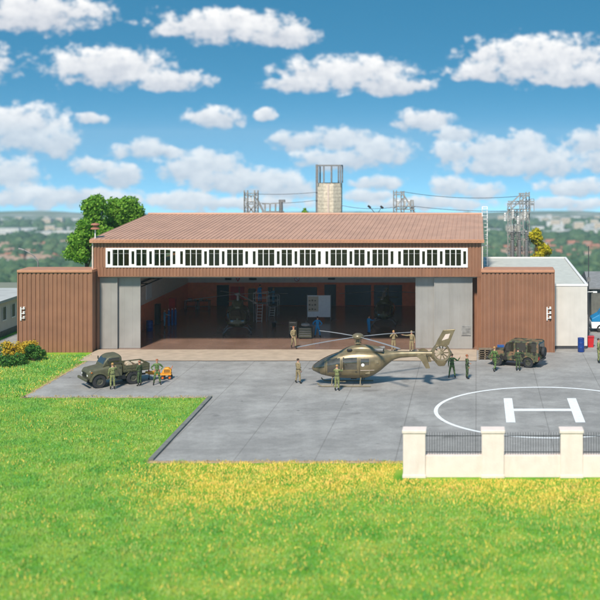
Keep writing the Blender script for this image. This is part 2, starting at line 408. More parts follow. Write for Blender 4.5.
# ------------------------------------------------------------------ grass (stuff)
def blades(name, inside, bbox, dens, h, w, mats, dry=None):
    x0, x1, y0, y1 = bbox; n = int((x1 - x0) * (y1 - y0) * dens)
    P = RNG.random((n, 2)) * [x1 - x0, y1 - y0] + [x0, y0]
    P = P[inside(P[:, 0], P[:, 1])]; n = len(P)
    a = RNG.random(n) * 2 * PI; ww = w * (.6 + .8 * RNG.random(n)); hh = h * (.5 + .9 * RNG.random(n))
    hh *= .75 + .55 * np.array([mnoise.noise(Vector((p[0] * .8, p[1] * .8, 3))) + .8 * mnoise.noise(Vector((p[0] * 2.7, p[1] * 2.7, 7))) for p in P]).clip(-.8, 1.2)
    lx = (RNG.random(n) - .5) * h * 1.1; ly = (RNG.random(n) - .5) * h * 1.1
    V = np.zeros((n, 3, 3)); dx = np.cos(a) * ww; dy = np.sin(a) * ww
    V[:, 0] = np.stack([P[:, 0] - dx, P[:, 1] - dy, np.zeros(n)], 1); V[:, 1] = np.stack([P[:, 0] + dx, P[:, 1] + dy, np.zeros(n)], 1)
    V[:, 2] = np.stack([P[:, 0] + lx, P[:, 1] + ly, hh], 1)
    mi = None
    if dry is not None: mi = (RNG.random(n) < dry(P[:, 0], P[:, 1])).astype(np.int32)
    me = np_mesh(name, V.reshape(-1, 3), np.arange(3 * n).reshape(n, 3), mats, mi)
    o = bpy.data.objects.new(name, me); COL.objects.link(o); return o
def edge_x(Y):   # X of the kerb line at depth Y
    return A0[0] + (A1[0] - A0[0]) * (Y - A0[1]) / (A1[1] - A0[1]) - .45
def pxof(X, Y): return VX + X / Y * F
def in_lawn(X, Y):
    e = mnoise
    j = .25 * np.sin(X * 2.3) + .2 * np.sin(X * 5.1 + 1)
    a = (Y > YA - .5) & (Y < A1[1] - .35 + j * .5) & (X < edge_x(Y))
    b = (Y < YA - .35 + j)
    fenced = (Y > 59.1) & (Y < 60.9) & (X > -4.2)
    a = a & ((Y > YA) | (X < A0[0] - .4))
    return (a | b) & (pxof(X, Y) > -60) & (pxof(X, Y) < 660) & ~fenced
def dryness(X, Y):
    px = pxof(X, Y); base = np.clip((62.9 - Y) / .8, 0, 1) * np.clip((px - 95) / 110, 0, 1) * (.16 + .84 * np.clip((Y - 53.5 + 1.2 * np.sin(X * .35)) / 3.5, 0, 1))
    base = base * np.clip(1.0 + .25 * np.sin(X * .9) * np.sin(Y * 1.3 + X * .3), 0, 1)
    return np.maximum(base, .05 + .05 * np.sin(X * .7 + Y))
o = blades('lawn_grass', in_lawn, (-48, 9, 41.5, 79), 185, .135, .022, ['grass_blade', 'grass_dry'], dryness)
tag(o, None, None, kind='stuff'); o['label'] = 'bright green and yellow grass in front of the asphalt apron'; o['category'] = 'grass'
def in_left(X, Y):
    px = pxof(X, Y)
    # above the sandy edge, below the left wing
    t_ = (Y - A2[1]) / (A3[1] - A2[1]); ex = A2[0] + (A3[0] - A2[0]) * t_ - .45
    return (X < ex) & (Y > A2[1] - .2) & (Y < 94.1) & (X > -44) & ((X > -37.9) | (Y < 88.2 + .4 * np.sin(X * 3)))
o = blades('side_grass', in_left, (-44, -28, 78, 94.2), 110, .17, .03, ['grass_blade', 'grass_dry'], lambda X, Y: .12 + .1 * np.sin(X))
o['label'] = 'green grass strip in front of the left brown wing'; o['category'] = 'grass'; o['kind'] = 'stuff'
def near_edge(X, Y):
    j = .2 * np.sin(X * 3.1) + .12 * np.sin(X * 7.7)
    top = (np.abs(Y - (A1[1] + .05 + j * .5)) < .35) & (X < A1[0]) & (X > A2[0] - .3)
    bot = (np.abs(Y - (YA - .2 + j * .4)) < .28) & (X > A0[0] - .5)
    t_ = (Y - A2[1]) / (A3[1] - A2[1]); ex = A2[0] + (A3[0] - A2[0]) * t_
    side = (np.abs(X - ex + .2 + .1 * np.sin(Y * 4)) < .3) & (Y > A2[1]) & (Y < A3[1])
    return top | bot | side
o = blades('verge_grass', near_edge, (-40, 8, 61, 92), 90, .10, .03, ['verge_blade'])
o['label'] = 'dry brown grass fringe along the asphalt edge'; o['category'] = 'grass'; o['kind'] = 'stuff'

# ------------------------------------------------------------------ corrugated sheet
def corrug(b, x0, x1, y, z0, z1, pitch, depth=.05, mi=0):
    """trapezoid sheet in the plane y, ribs standing towards -Y"""
    n = max(1, round((x1 - x0) / pitch)); p = (x1 - x0) / n; prof = []
    for i in range(n):
        a = x0 + i * p
        prof += [(a, y), (a + p * .30, y), (a + p * .36, y - depth), (a + p * .94, y - depth)]
    prof.append((x1, y)); m_ = len(prof)
    vs = [(x, yy, z0) for x, yy in prof] + [(x, yy, z1) for x, yy in prof]
    return b.add(vs, [(i, i + 1, m_ + i + 1, m_ + i) for i in range(m_ - 1)], mi)

# ------------------------------------------------------------------ hangar
HX0, HX1, HY0, HYR, HYB = -31.75, .5, 96.5, 113.3, 130.0
ZE, ZR, ZD = 9.2, 10.25, 6.14
hg = thing('hangar', 'wide brown aircraft hangar with open grey doors and white window band', 'hangar', (HX0, HY0, 0))
O = (HX0, HY0, 0)
IX0, IX1, IYB = -30.4, -.6, 122.9
b = MB(O); b.box(HX0 + .05, IX0 - .02, HY0 + 1.5, HYB, 0, 5.6); b.box(HX0 + .05, IX0 - .02, HY0 + 1.5, HYB, 8.2, ZE - .1); b.box(HX0 + .05, IX0 - .02, IYB - 1.5, HYB, 5.6, 8.2)
for y in (HY0 + 1.5, HY0 + 8.2, HY0 + 14.9): b.box(HX0 + .05, HX0 + .35, y, y + .5, 5.6, 8.2)  # upper left wall left open for the added windows
b.box(IX1 + .02, HX1 - .05, HY0 + 1.5, HYB, 0, ZE - .1); b.box(IX0, IX1, IYB + .12, IYB + .4, 0, ZE)
for sx in (HX0 + .02, HX1 - .08):                   # gable ends
    b.prism([(HY0 + .1, ZE - .1), (HYB, ZE - .1), (HYR, ZR - .12)], sx, sx + .06, 'x')
b.box(HX0 + .05, HX1 - .05, HYB - .2, HYB - .01, 0, ZE - .1)
b.build('wall', 'brown_sheet', hg)
b = MB(O); b.box(HX0 + .4, HX1 - .4, HY0 + .02, IYB, -.05, .02); b.build('floor', 'hangar_floor', hg)
b = MB(O); b.box(IX0 - .02, IX0 + .0, HY0 + 1.2, IYB, .02, 2.42); b.box(IX0, IX1, IYB, IYB + .1, .02, 2.48); b.box(IX1, IX1 + .02, HY0 + 1.2, IYB, .02, 2.42)
b.build('dado_wall', 'orange_wall', hg)
b = MB(O); b.box(IX0 - .02, IX0 + .0, HY0 + 1.2, IYB, 2.42, 5.6); b.box(IX0 - .02, IX0 + .0, HY0 + 1.2, IYB, 8.2, 8.6); b.box(IX0, IX1, IYB, IYB + .1, 2.48, 8.6); b.box(IX1, IX1 + .02, HY0 + 1.2, IYB, 2.42, 8.6)
b.build('upper_wall', 'pale_wall', hg)
for y in (HY0 + 2.0, HY0 + 8.7, HY0 + 15.4):  # added windows, out of view, letting more daylight into the hangar
    ye = min(y + 6.2, IYB - 1.5); q = MB(O); q.box(HX0 + .1, HX0 + .12, y, ye, 5.6, 8.2); wq = q.build('side_window', 'added_window_glass', hg)
    q = MB(O)
    for i in range(5): yy = y + (ye - y) * i / 4; q.box(HX0 + .06, HX0 + .14, yy - .04, yy + .04, 5.6, 8.2)
    q.box(HX0 + .06, HX0 + .14, y, ye, 5.6, 5.68); q.box(HX0 + .06, HX0 + .14, y, ye, 8.12, 8.2); q.build('frame', 'white_frame', wq)
# roof with standing seams and fascia
rf = MB(O)
ov = .35
for (ya, za, yb, zb) in ((HY0 - ov, ZE, HYR, ZR), (HYR, ZR, HYB + ov, ZE)):
    rf.add([(HX0 - .15, ya, za), (HX1 + .15, ya, za), (HX1 + .15, yb, zb), (HX0 - .15, yb, zb), (HX0 - .15, ya, za - .12), (HX1 + .15, ya, za - .12), (HX1 + .15, yb, zb - .12), (HX0 - .15, yb, zb - .12)],
           [(0, 1, 2, 3), (7, 6, 5, 4), (0, 4, 5, 1), (1, 5, 6, 2), (2, 6, 7, 3), (3, 7, 4, 0)])
    nseam = 82
    for i in range(nseam + 1):
        x = HX0 - .12 + (HX1 - HX0 + .24) * i / nseam; w = .03
        rf.add([(x - w, ya, za + .002), (x + w, ya, za + .002), (x + w, yb, zb + .002), (x - w, yb, zb + .002), (x - w * .6, ya, za + .04), (x + w * .6, ya, za + .04), (x + w * .6, yb, zb + .04), (x - w * .6, yb, zb + .04)],
               [(0, 1, 5, 4), (1, 2, 6, 5), (2, 3, 7, 6), (3, 0, 4, 7), (4, 5, 6, 7)])
roof = rf.build('roof', 'roof_sheet', hg)
fa = MB(O); fa.box(HX0 - .18, HX1 + .18, HY0 - ov - .05, HY0 - ov, ZE - .28, ZE - .02)
for i in range(120):
    x = HX0 + (HX1 - HX0) * (i + .5) / 120; fa.box(x - .06, x + .06, HY0 - ov - .075, HY0 - ov - .05, ZE - .16, ZE - .02)
fa.build('fascia', 'fascia_sheet', roof)
rc = MB(O); rc.tube((HX0 - .15, HYR, ZR + .05), (HX1 + .15, HYR, ZR + .05), .12); rc.build('ridge_cap', 'roof_sheet', roof)
# front band: sheet above and below the windows
b = MB(O); X0, X1 = HX0 + .05, HX1 - .05
zt, z1, z2 = ZE - .1, 8.47, 6.86
corrug(b, X0, X1, HY0, z1, zt, .275); corrug(b, X0, X1, HY0, ZD, z2, .275)
WX0 = wp(106, 0, HY0)[0]; WX1 = wp(467.8, 0, HY0)[0]
corrug(b, X0, WX0, HY0, z2, z1, .275); corrug(b, WX1, X1, HY0, z2, z1, .275)
b.box(X0, X1, HY0 + .004, HY0 + .12, z1, zt); b.box(X0, X1, HY0 + .004, HY0 + .12, ZD, z2)
b.box(X0, WX0, HY0 + .004, HY0 + .12, z2, z1); b.box(WX1, X1, HY0 + .004, HY0 + .12, z2, z1)
b.box(X0, X1, HY0 - .05, HY0 + .35, ZD - .06, ZD - .003)
b.build('front_sheeting', 'brown_sheet', hg)
# corner posts
for xa, xb in ((HX0 + .05, HX0 + .4), (HX1 - .4, HX1 - .05)):
    b = MB(O); corrug(b, xa, xb, HY0 + .01, 0, ZD - .07, .12); b.box(xa, xb, HY0 + .014, HY0 + 1.5, 0, ZD - .07); b.build('corner_post', 'brown_sheet', hg)
for x in (HX0 - .06, HX1 - .02):
    b = MB(O); b.box(x, x + .1, HY0 - .12, HY0 - .02, 0, ZE - .3); b.build('corner_trim', 'cream_trim', hg)
# windows: five modules of narrow, triple, narrow, double, narrow, triple, narrow
lay = [('n', 0, 3.3), ('w', 5.3, 10.2), ('w', 11, 15.9), ('w', 16.7, 21.7), ('n', 24, 27.3), ('w', 29, 33.7), ('w', 34.7, 39.3), ('n', 41.7, 44.9), ('w', 47.1, 51.7), ('w', 52.7, 57.3), ('w', 58.3, 63), ('n', 65.1, 68.4)]
holes = []
for mI in range(5):
    s0 = 107.6 + 72.6 * mI
    for kd, a, c in lay:
        if kd == 'n': holes.append((wp(s0 + a + .2, 0, HY0)[0], wp(s0 + c - .3, 0, HY0)[0], 7.12, 8.2))
        else: holes.append((wp(s0 + a, 0, HY0)[0], wp(s0 + c, 0, HY0)[0], 7.0, 8.33))
fr = MB(O); ya, yb = HY0 - .10, HY0 + .05
xp = WX0
for (a, c, lo, hi) in holes:
    fr.box(xp, a, ya, yb, z2, z1)
    fr.box(a, c, ya, yb, z2, lo); fr.box(a, c, ya, yb, hi, z1); xp = c
fr.box(xp, WX1, ya, yb, z2, z1)
frame = fr.build('window_band', 'white_frame', hg)
groups = [[0], [1, 2, 3], [4], [5, 6], [7], [8, 9, 10], [11]]
for mI in range(5):
    for gidx in groups:
        w = MB(O)
        for i in gidx:
            a, c, lo, hi = holes[mI * 12 + i]; w.box(a - .01, c + .01, HY0 + .0, HY0 + .012, lo - .01, hi + .01)
        pn = w.build('window', 'pane_glass', hg)
        if len(gidx) > 1:
            w = MB(O); a = holes[mI * 12 + gidx[0]]; c = holes[mI * 12 + gidx[-1]]
            w.box(a[0], c[1], HY0 - .03, HY0 - .002, 7.98, 8.02); w.build('glazing_bar', 'steel_grey', pn)
# door leaves
def leaf(pa, pb, y, vent=None):
    xa = wp(pa, 0, y)[0]; xb = wp(pb, 0, y)[0]
    b = MB(O); b.box(xa, xb, y, y + .12, .03, ZD - .07)
    for x in (xa, xb - .09): b.box(x, x + .09, y - .03, y - .001, .03, ZD - .08)
    b.box(xa + .09, xb - .09, y - .03, y - .001, .03, .15); b.box(xa + .09, xb - .09, y - .03, y - .001, ZD - .25, ZD - .08)
    nn = max(2, round((xb - xa) / .6))
    for i in range(1, nn): x = xa + (xb - xa) * i / nn; b.box(x - .008, x + .008, y - .008, y - .001, .16, ZD - .26)
    o = b.build('hangar_door', 'door_grey', hg, bevel=.01)
    if vent:
        v = MB(O); a = wp(vent[0], vent[2], y); c = wp(vent[1], vent[3], y)
        v.box(a[0], c[0], y - .05, y - .035, c[2], a[2]); 
        for i in range(7): z = c[2] + (a[2] - c[2]) * (i + .5) / 7; v.box(a[0] + .06, c[0] - .06, y - .08, y - .05, z - .02, z + .02)
        v.build('vent_grille', 'galv', o)
leaf(98, 117.5, 97.0); leaf(116.5, 140.5, 97.3)
leaf(415.5, 434.6, 97.3); leaf(434.2, 472.5, 97.0, (461.3, 471, 325.5, 335.5))
b = MB(O); b.box(HX0 + .4, HX1 - .4, 96.92, 97.55, ZD - .2, ZD - .07); b.build('door_rail', 'steel_grey', hg)
# ceiling, trusses
b = MB(O); b.box(HX0 + .5, HX1 - .5, HY0 + .6, IYB, 8.65, 8.7); b.build('ceiling', 'ceiling_pale', hg)
for i in range(6):
    y = 99 + i * 4.4; b = MB(O); b.bar((IX0, y, 7.9), (IX1, y, 7.9), .16); b.bar((IX0, y, 8.5), (IX1, y, 8.5), .16)
    for j in range(20):
        xa = IX0 + (IX1 - IX0) * j / 20; xb = IX0 + (IX1 - IX0) * (j + 1) / 20
        b.bar((xa, y, 7.9 if j % 2 else 8.5), (xb, y, 8.5 if j % 2 else 7.9), .07)
    b.build('roof_truss', 'galv', hg)
b = MB(O); b.box(HX0 + .4, HX1 - .45, 91.62, HY0 + .01, -.02, .05); slab = b.build('threshold_slab', 'beige_concrete', hg)
b = MB(O); b.box(HX0 + 3.4, HX1 - .45, 91.5, 91.61, -.02, .03); b.build('dark_edge_strip', 'black', slab)  # thin dark strip along the front edge of the slab
# back wall fittings
def bw(name, pa, pb, ya_, yb_, m_, dep=.06, par=hg, Y=IYB):
    a = wp(pa, ya_, Y); c = wp(pb, yb_, Y); b = MB(O); b.box(a[0], c[0], Y - dep, Y - .002, max(.03, c[2]), a[2]); return b.build(name, m_, par)
d1 = bw('service_door', 217, 229, 285, 306, 'teal_dark')
d2 = bw('service_door', 324.5, 336, 284.5, 306, 'teal_dark')
for (pa, pb, q0) in ((268, 317, 287), (345, 371, 285), (374, 402, 285)):
    bw('dark_gate', pa, pb, q0, 305.5, 'teal_dark', .05)
bw('red_board', 230.5, 244.5, 286.5, 300, 'red_paint', .08)
bw('wall_vent', 225, 231.5, 276, 280, 'black'); bw('wall_vent', 249, 256.5, 276, 280, 'black'); bw('wall_vent', 328, 335, 276, 279.5, 'black')
# red shield emblem and round no-entry sign (flat shapes, real thickness)
ex, ey, ez = wp(238, 278.4, IYB); b = MB(O)
b.prism([(ex - .22, ez + .3), (ex + .22, ez + .3), (ex + .22, ez), (ex, ez - .38), (ex - .22, ez)], ey - .05, ey - .003); sh = b.build('shield_sign', 'red_paint', hg)
b = MB(O); b.box(ex - .05, ex + .05, ey - .06, ey - .052, ez - .15, ez + .22); b.box(ex - .13, ex + .13, ey - .06, ey - .053, ez + .06, ez + .13); b.build('sign_mark', 'white_paint', sh)
ex, ey, ez = wp(297, 279, IYB); b = MB(O)
vs = []; fs = []
b.lathe([(.02, 0), (.29, 0), (.29, -.03), (.02, -.03)], (ex, ey - .002, ez), 'y', 24); sg = b.build('round_sign', 'white_paint', hg)
b = MB(O); b.lathe([(.22, -.035), (.28, -.035), (.28, -.05), (.22, -.05), (.22, -.035)], (ex, ey, ez), 'y', 24); b.bar((ex - .17, ey - .045, ez + .17), (ex + .17, ey - .045, ez - .17), .05); b.build('red_ring', 'red_paint', sg)
# left wall: pale panel, crane beam
b = MB(O); b.box(IX0 + .002, IX0 + .05, 107.2, 109.0, 2.75, 4.1); b.build('pale_wall_panel', 'white_paint', hg)
b = MB(O); b.bar((IX0 + .15, 104, 4.6), (IX0 + .15, 118, 4.6), .14); b.bar((IX0 + .5, 104, 4.35), (IX0 + .5, 114, 4.35), .08)
for y in (105, 109, 113): b.bar((IX0 + .04, y, 4.5), (IX0 + .8, y, 4.5), .08)
b.build('pipe_rack', 'black', hg)

# ------------------------------------------------------------------ wings (door pockets)
def wing(px0, px1, label, ins_px, trim_side):
    Yw = 95.4; xa = wp(px0, 0, Yw)[0]; xb = wp(px1, 0, Yw)[0]; zt_ = 6.75; off = (xa, Yw, 0)
    w = thing('door_wing', label, 'annex', off, 0, 'brown wings beside the hangar')
    b = MB(off); corrug(b, xa + .05, xb - .05, Yw, 0, zt_ - .2, .345, .07); b.box(xa + .05, xb - .05, Yw + .004, Yw + 2.2, 0, zt_ - .2)
    b.build('wall', 'brown_sheet', w)
    b = MB(off); b.box(xa - .04, xb + .04, Yw - .16, Yw + 2.3, zt_ - .199, zt_ + .02); b.build('roof', 'fascia_sheet', w, bevel=.03)
    b = MB(off)
    for x in (xa - .03, xb - .05): b = MB(off); b.box(x, x + .08, Yw - .10, Yw + .05, 0, zt_ - .2); b.build('corner_trim', 'brown_sheet', w)
    # insulator bracket
    p = wp(ins_px, 313.5, Yw); b = MB(off); b.box(p[0] - .05, p[0] + .05, Yw - .16, Yw - .075, p[2] - .55, p[2] + .55)
    br = b.build('bracket', 'porcelain', w)
    for dz in (-.38, 0, .38):
        b = MB(off); z = p[2] + dz
        b.tube((p[0] - .05, Yw - .14, z), (p[0] + .26, Yw - .16, z + .02), .03, mi=0)
        b.lathe([(.01, 0), (.10, .02), (.10, .08), (.05, .1), (.09, .13), (.09, .19), (.04, .22), (.01, .23)], (p[0] + .26, Yw - .16, z - .02), 'z', 12)
        b.build('insulator', 'porcelain', br, smooth='auto')
    return w
wing(18, 92.3, 'brown corrugated wing with insulator bracket left of the hangar', 21.5, 0)
wing(481.5, 554.3, 'brown corrugated wing with insulator bracket right of the hangar', 547, 1)

# ------------------------------------------------------------------ white annex
ax0, ax1, ay0, ay1, az = .75, 9.28, 97.0, 120.5, 5.25
wa = thing('white_annex', 'long low white flat-roofed annex behind the right brown wing', 'building', (ax0, ay0, 0))
o_ = (ax0, ay0, 0)
b = MB(o_); b.box(ax0, ax1, ay0, ay1, .25, az); b.build('wall', 'white_wall', wa, bevel=.02)
b = MB(o_); b.box(ax0 + .02, ax1 - .06, ay0 + .06, ay1 - .05, 0, .25); b.build('base_strip', 'iron_dark', wa)  # dark strip standing in for the shadow along the wall foot
b = MB(o_); b.box(ax0 + .2, ax1 - .2, ay0 + .2, ay1 - .2, az, az + .06); rf_ = b.build('roof', 'roof_felt', wa)
b = MB(o_)
b.box(ax0, ax1 + .05, ay0 - .05, ay0 + .18, az + .001, az + .16); b.box(ax0, ax1 + .05, ay1 - .18, ay1 + .05, az + .001, az + .16)
b.box(ax1 - .18, ax1 + .05, ay0 + .18, ay1 - .18, az + .001, az + .16); b.box(ax0, ax0 + .15, ay0 + .18, ay1 - .18, az + .001, az + .16)
b.build('parapet', 'white_frame', wa)
b = MB(o_); b.tube((ax1, 98.2, 4.6), (ax1 + .7, 98.2, 4.62), .035); b.cbox((ax1 + .75, 98.2, 4.6), (.35, .22, .12)); b.build('wall_lamp', 'porcelain', wa)
b = MB(o_); b.cbox((ax1 + .1, 101.2, 2.4), (.2, .6, .9)); b.build('meter_box', 'steel_grey', wa)

# old flat building at far left
lb = thing('low_building', 'low pale flat-roofed building with small windows at far left', 'building', (-54, 95, 0))
o_ = (-54, 95, 0); b = MB(o_); b.box(-54, -42, 95, 111.3, 0, 3.05); b.build('wall', 'white_wall', lb)
b = MB(o_); b.box(-54.3, -41.7, 94.8, 111.6, 3.052, 3.3); b.build('roof', 'old_roof', lb, bevel=.02)
b = MB(o_); b.box(-42, -41.94, 95, 111.3, 0, .5); b.build('base_strip', 'shed_wall', lb)
for i in range(7):
    y = 97.2 + i * 2.0; b = MB(o_); b.box(-42, -41.965, y, y + .75, 1.45, 2.55); wdw = b.build('window', 'iron_dark', lb)
    b = MB(o_); b.box(-41.964, -41.92, y - .06, y + .81, 1.36, 1.449); b.box(-41.964, -41.93, y - .05, y, 1.45, 2.6); b.box(-41.964, -41.93, y + .75, y + .8, 1.45, 2.6); b.build('frame', 'white_frame', wdw)

# sheds at right edge
sh_ = thing('storage_shed', 'grey-roofed low shed behind the white annex at right edge', 'shed', (11.2, 113, 0)); o_ = (11.2, 113, 0)
b = MB(o_); b.box(11.2, 24, 113, 121, 0, 3.2); b.build('wall', 'shed_wall', sh_)
b = MB(o_); b.prism([(112.6, 3.2), (117, 4.3), (121.4, 3.2), (121.4, 3.05), (112.6, 3.05)], 10.9, 24.3, 'x'); b.build('roof', 'shed_roof', sh_)
for x in (12.2, 15.2, 18.2):
    b = MB(o_); b.box(x, x + 1.9, 112.95, 112.999, .05, 2.6); b.build('garage_door', 'steel_grey', sh_)

# van at right edge
def wheel_into(parent, x, y, z, r, w, side, tyre='rubber', rim='rim'):
    t_ = MB(); t_.lathe([(r * .55, -w / 2), (r * .93, -w / 2), (r, -w * .35), (r, w * .35), (r * .93, w / 2), (r * .55, w / 2), (r * .55, -w / 2)], (x, y, z), 'y', 28)
    for k in range(26):
        a = 2 * PI * k / 26; c = Vector((x + r * math.cos(a), y, z + r * math.sin(a)))
        t_.cbox(c, (r * .06, w * .8, r * .06))
    ty = t_.build('wheel', tyre, parent, smooth='auto')
    m_ = MB(); s = side
    m_.lathe([(.012, s * w * .22), (r * .2, s * w * .25), (r * .24, s * w * .1), (r * .46, s * w * .08), (r * .56, s * w * .42)], (x, y, z), 'y', 20)
    for k in range(6):
        a = PI * k / 3; m_.ball((x + r * .33 * math.cos(a), y + s * w * .12, z + r * .33 * math.sin(a)), r * .05, 6, 4)
    m_.build('rim', rim, ty, smooth='auto')
van = thing('parked_van', 'blue and white van parked beside the annex at the right edge', 'van', (12.9, 106.5, 0))
def profile_body(parent, name, prof, hw, mats, taper=None, bevel=.06):
    b = MB(); b.prism(prof, -hw, hw); return b.build(name, mats, parent, bevel=bevel)
b = MB(); b.prism([(-2.4, .35), (2.3, .35), (2.35, .95), (-2.45, .95)], -.95, .95); b.build('lower_body', 'white_paint', van, bevel=.06)
b = MB(); b.prism([(-2.42, .952), (2.33, .952), (2.3, 2.1), (2.2, 2.25), (-1.3, 2.25), (-1.75, 1.6), (-2.4, 1.25)], -.94, .94); bd = b.build('upper_body', 'blue_van', van, bevel=.06)
b = MB(); b.box(-1.35, -.45, -.965, -.941, 1.45, 2.0); b.box(-.2, .9, -.965, -.941, 1.45, 2.0); b.box(1.05, 2.1, -.965, -.941, 1.45, 2.0); b.build('window', 'dark_glass', bd)
for x in (-1.6, 1.45):
    for s in (-1, 1): wheel_into(van, x, s * .85, .36, .36, .2, s)
for s in (-1, 1):
    b = MB(); b.ball((-2.42, s * .7, .8), (.05, .12, .12)); b.build('headlight', 'porcelain', van)
b = MB(); b.box(-2.52, -2.4, -.9, .9, .35, .55); b.build('bumper', 'iron_dark', van, bevel=.02)
# red bin beside
rb = thing('red_bin', 'red waste bin at the corner of the white annex', 'bin', (*gp(590.5, 347)[0:2], 0)); 
b = MB(); b.prism([(-.22, .0), (.22, .0), (.28, .85), (-.28, .85)], -.25, .25); b.build('body', 'red_paint', rb, bevel=.02)
b = MB(); b.box(-.31, .31, -.3, .3, .852, .92); b.build('lid', 'red_paint', rb, bevel=.02)

# ------------------------------------------------------------------ front fence
fy0, fy1 = 59.4, 60.35; fx0 = wp(403, 0, fy0)[0]
fe = thing('garden_wall', 'white pillared wall with iron railings in the right foreground', 'wall', (fx0, fy0, 0)); o_ = (fx0, fy0, 0)
PW, SP = 1.14, 4.02
b = MB(o_); b.box(fx0 + .02, fx0 + SP * 4, fy0 + .12, fy0 + .62, 0, 1.12); b.build('wall', 'fence_white', fe, bevel=.02)
for i in range(4):
    x = fx0 + SP * i; b = MB(o_); b.box(x, x + PW, fy0, fy0 + .74, 0, 2.28); b.box(x - .03, x + PW + .03, fy0 - .03, fy0 + .77, 0, .16); pl = b.build('pillar', 'fence_white', fe, bevel=.02)
    b = MB(o_); b.box(x - .05, x + PW + .05, fy0 - .05, fy0 + .79, 2.281, 2.45); b.build('cap', 'fence_white', pl, bevel=.03)
    if i < 4:
        b = MB(o_); xa, xb = x + PW, x + SP; yy = fy0 + .37
        b.box(xa, xb, yy - .02, yy + .02, 2.05, 2.09); b.box(xa, xb, yy - .02, yy + .02, 1.22, 1.26)
        n_ = 22
        for j in range(n_): xx = xa + (xb - xa) * (j + .5) / n_; b.box(xx - .011, xx + .011, yy - .011, yy + .011, 1.12, 2.25)
        b.build('railing', 'iron_dark', fe)

# ------------------------------------------------------------------ vegetation
def leaf_cloud(clumps, n, size, crown_c=None):
    """clumps: list of (cx,cy,cz,r). quads pointing outward-ish"""
    cl = np.array(clumps); w = cl[:, 3] ** 2; idx = RNG.choice(len(cl), n, p=w / w.sum())
    d = RNG.normal(size=(n, 3)); d /= np.linalg.norm(d, axis=1)[:, None]
    rr = cl[idx, 3] * (.35 + .8 * RNG.random(n) ** .7)
    P = cl[idx, :3] + d * rr[:, None] * [1, 1, .85]
    nr = d + RNG.normal(size=(n, 3)) * .6; nr /= np.linalg.norm(nr, axis=1)[:, None]
    up = RNG.normal(size=(n, 3)); u = np.cross(nr, up); u /= np.linalg.norm(u, axis=1)[:, None]; v = np.cross(nr, u)
    s = size * (.6 + .8 * RNG.random(n))[:, None]
    V = np.stack([P - u * s * .5, P - v * s * .35, P + u * s * .6, P + v * s * .35], 1).reshape(-1, 3)
    return V, np.arange(4 * n).reshape(n, 4)
def tree(name, label, cat, loc, h, crown, nclump, nleaf, lsize, leafmat, group=None, trunk=.22, lobes=None, seed=0):
    """crown (cx,cy,cz,rx,ry,rz) local; lobes override"""
    rnd = random.Random(seed)
    t_ = thing(name, label, cat, loc, 0, group)
    lobes = lobes or [crown]; clumps = []
    for (cx, cy, cz, rx, ry, rz_) in lobes:
        for i in range(nclump // len(lobes)):
            d = Vector((rnd.gauss(0, 1), rnd.gauss(0, 1), rnd.gauss(0, 1))).normalized(); q = rnd.uniform(.35, 1) ** .5 * rnd.uniform(.78, 1.02)
            r = rnd.uniform(.22, .42) * (rx + rz_) / 2
            clumps.append((cx + d.x * (rx - r) * q, cy + d.y * (ry - r) * q, cz + d.z * (rz_ - r) * q, r))
    V, Q = leaf_cloud(clumps, nleaf, lsize)
    me = np_mesh('crown', V, Q, [leafmat]); c = bpy.data.objects.new('crown', me); COL.objects.link(c); c.parent = t_
    b = MB(); top = lobes[0][2]
    b.tube((0, 0, -.1), (.05, 0, h * .4), trunk, trunk * .7, 10); b.tube((.05, 0, h * .4), (lobes[0][0], 0, top), trunk * .7, trunk * .3, 8)
    for i in range(8 + 3 * len(lobes)):
        c_ = clumps[rnd.randrange(len(clumps))]; z0 = rnd.uniform(h * .25, h * .5); b.tube((.03, 0, z0), c_[:3], trunk * .35, trunk * .08, 6)
    b.build('trunk', 'bark', t_, smooth=True)
    return t_
Yt = 125; sc = F / Yt
def tloc(px, Y): return ((px - VX) / F * Y, Y, 0)
# left pair
tree('broadleaf_tree', 'taller slim bright green tree behind the left wing', 'tree', tloc(86, 124), 12, None, 110, 21000, .26, 'leaf_green', 'trees left of the hangar',
     lobes=[(-.6, 0, 6.0, 2.0, 2.2, 2.2), (.4, 0, 8.0, 2.2, 2.2, 2.2), (.9, 0, 10.3, 1.7, 1.7, 2.0), (1.9, .3, 6.8, 1.9, 2, 2.6)], seed=3)
tree('broadleaf_tree', 'rounder bright green tree touching the hangar roof corner', 'tree', tloc(123, 128), 12, None, 110, 21000, .26, 'leaf_green', 'trees left of the hangar',
     lobes=[(0, 0, 9.4, 2.6, 2.6, 2.5), (-1.2, 0, 7.4, 2.0, 2.2, 2.4), (1.2, .5, 8.4, 1.6, 2, 2.0)], seed=4)
tree('yellow_tree', 'small yellow-leaved tree beside the lattice gantry behind the annex', 'tree', tloc(537, 127), 8, None, 60, 9000, .22, 'leaf_yellow',
     lobes=[(-.2, 0, 7.0, 1.0, 1.1, 1.2), (.6, 0, 5.4, 1.2, 1.2, 1.5), (-.3, 0, 4.0, 1.2, 1.2, 1.4)], seed=5, trunk=.15)
tree('treetop', 'small green treetop peeking over the roof left of the tower', 'tree', tloc(305.5, 137), 10, None, 24, 2200, .22, 'leaf_green', lobes=[(0, 0, 8.7, .75, .8, 1.0), (0, 0, 6.6, 1.3, 1.3, 1.6)], seed=6, trunk=.12)
tree('treetop', 'low green treetop below the floodlight behind the roof ridge', 'tree', tloc(380, 137), 10, None, 24, 2400, .22, 'leaf_green', lobes=[(0, 0, 8.4, 1.0, .8, .85), (0, 0, 6.6, 1.4, 1.3, 1.5)], seed=8, trunk=.12)
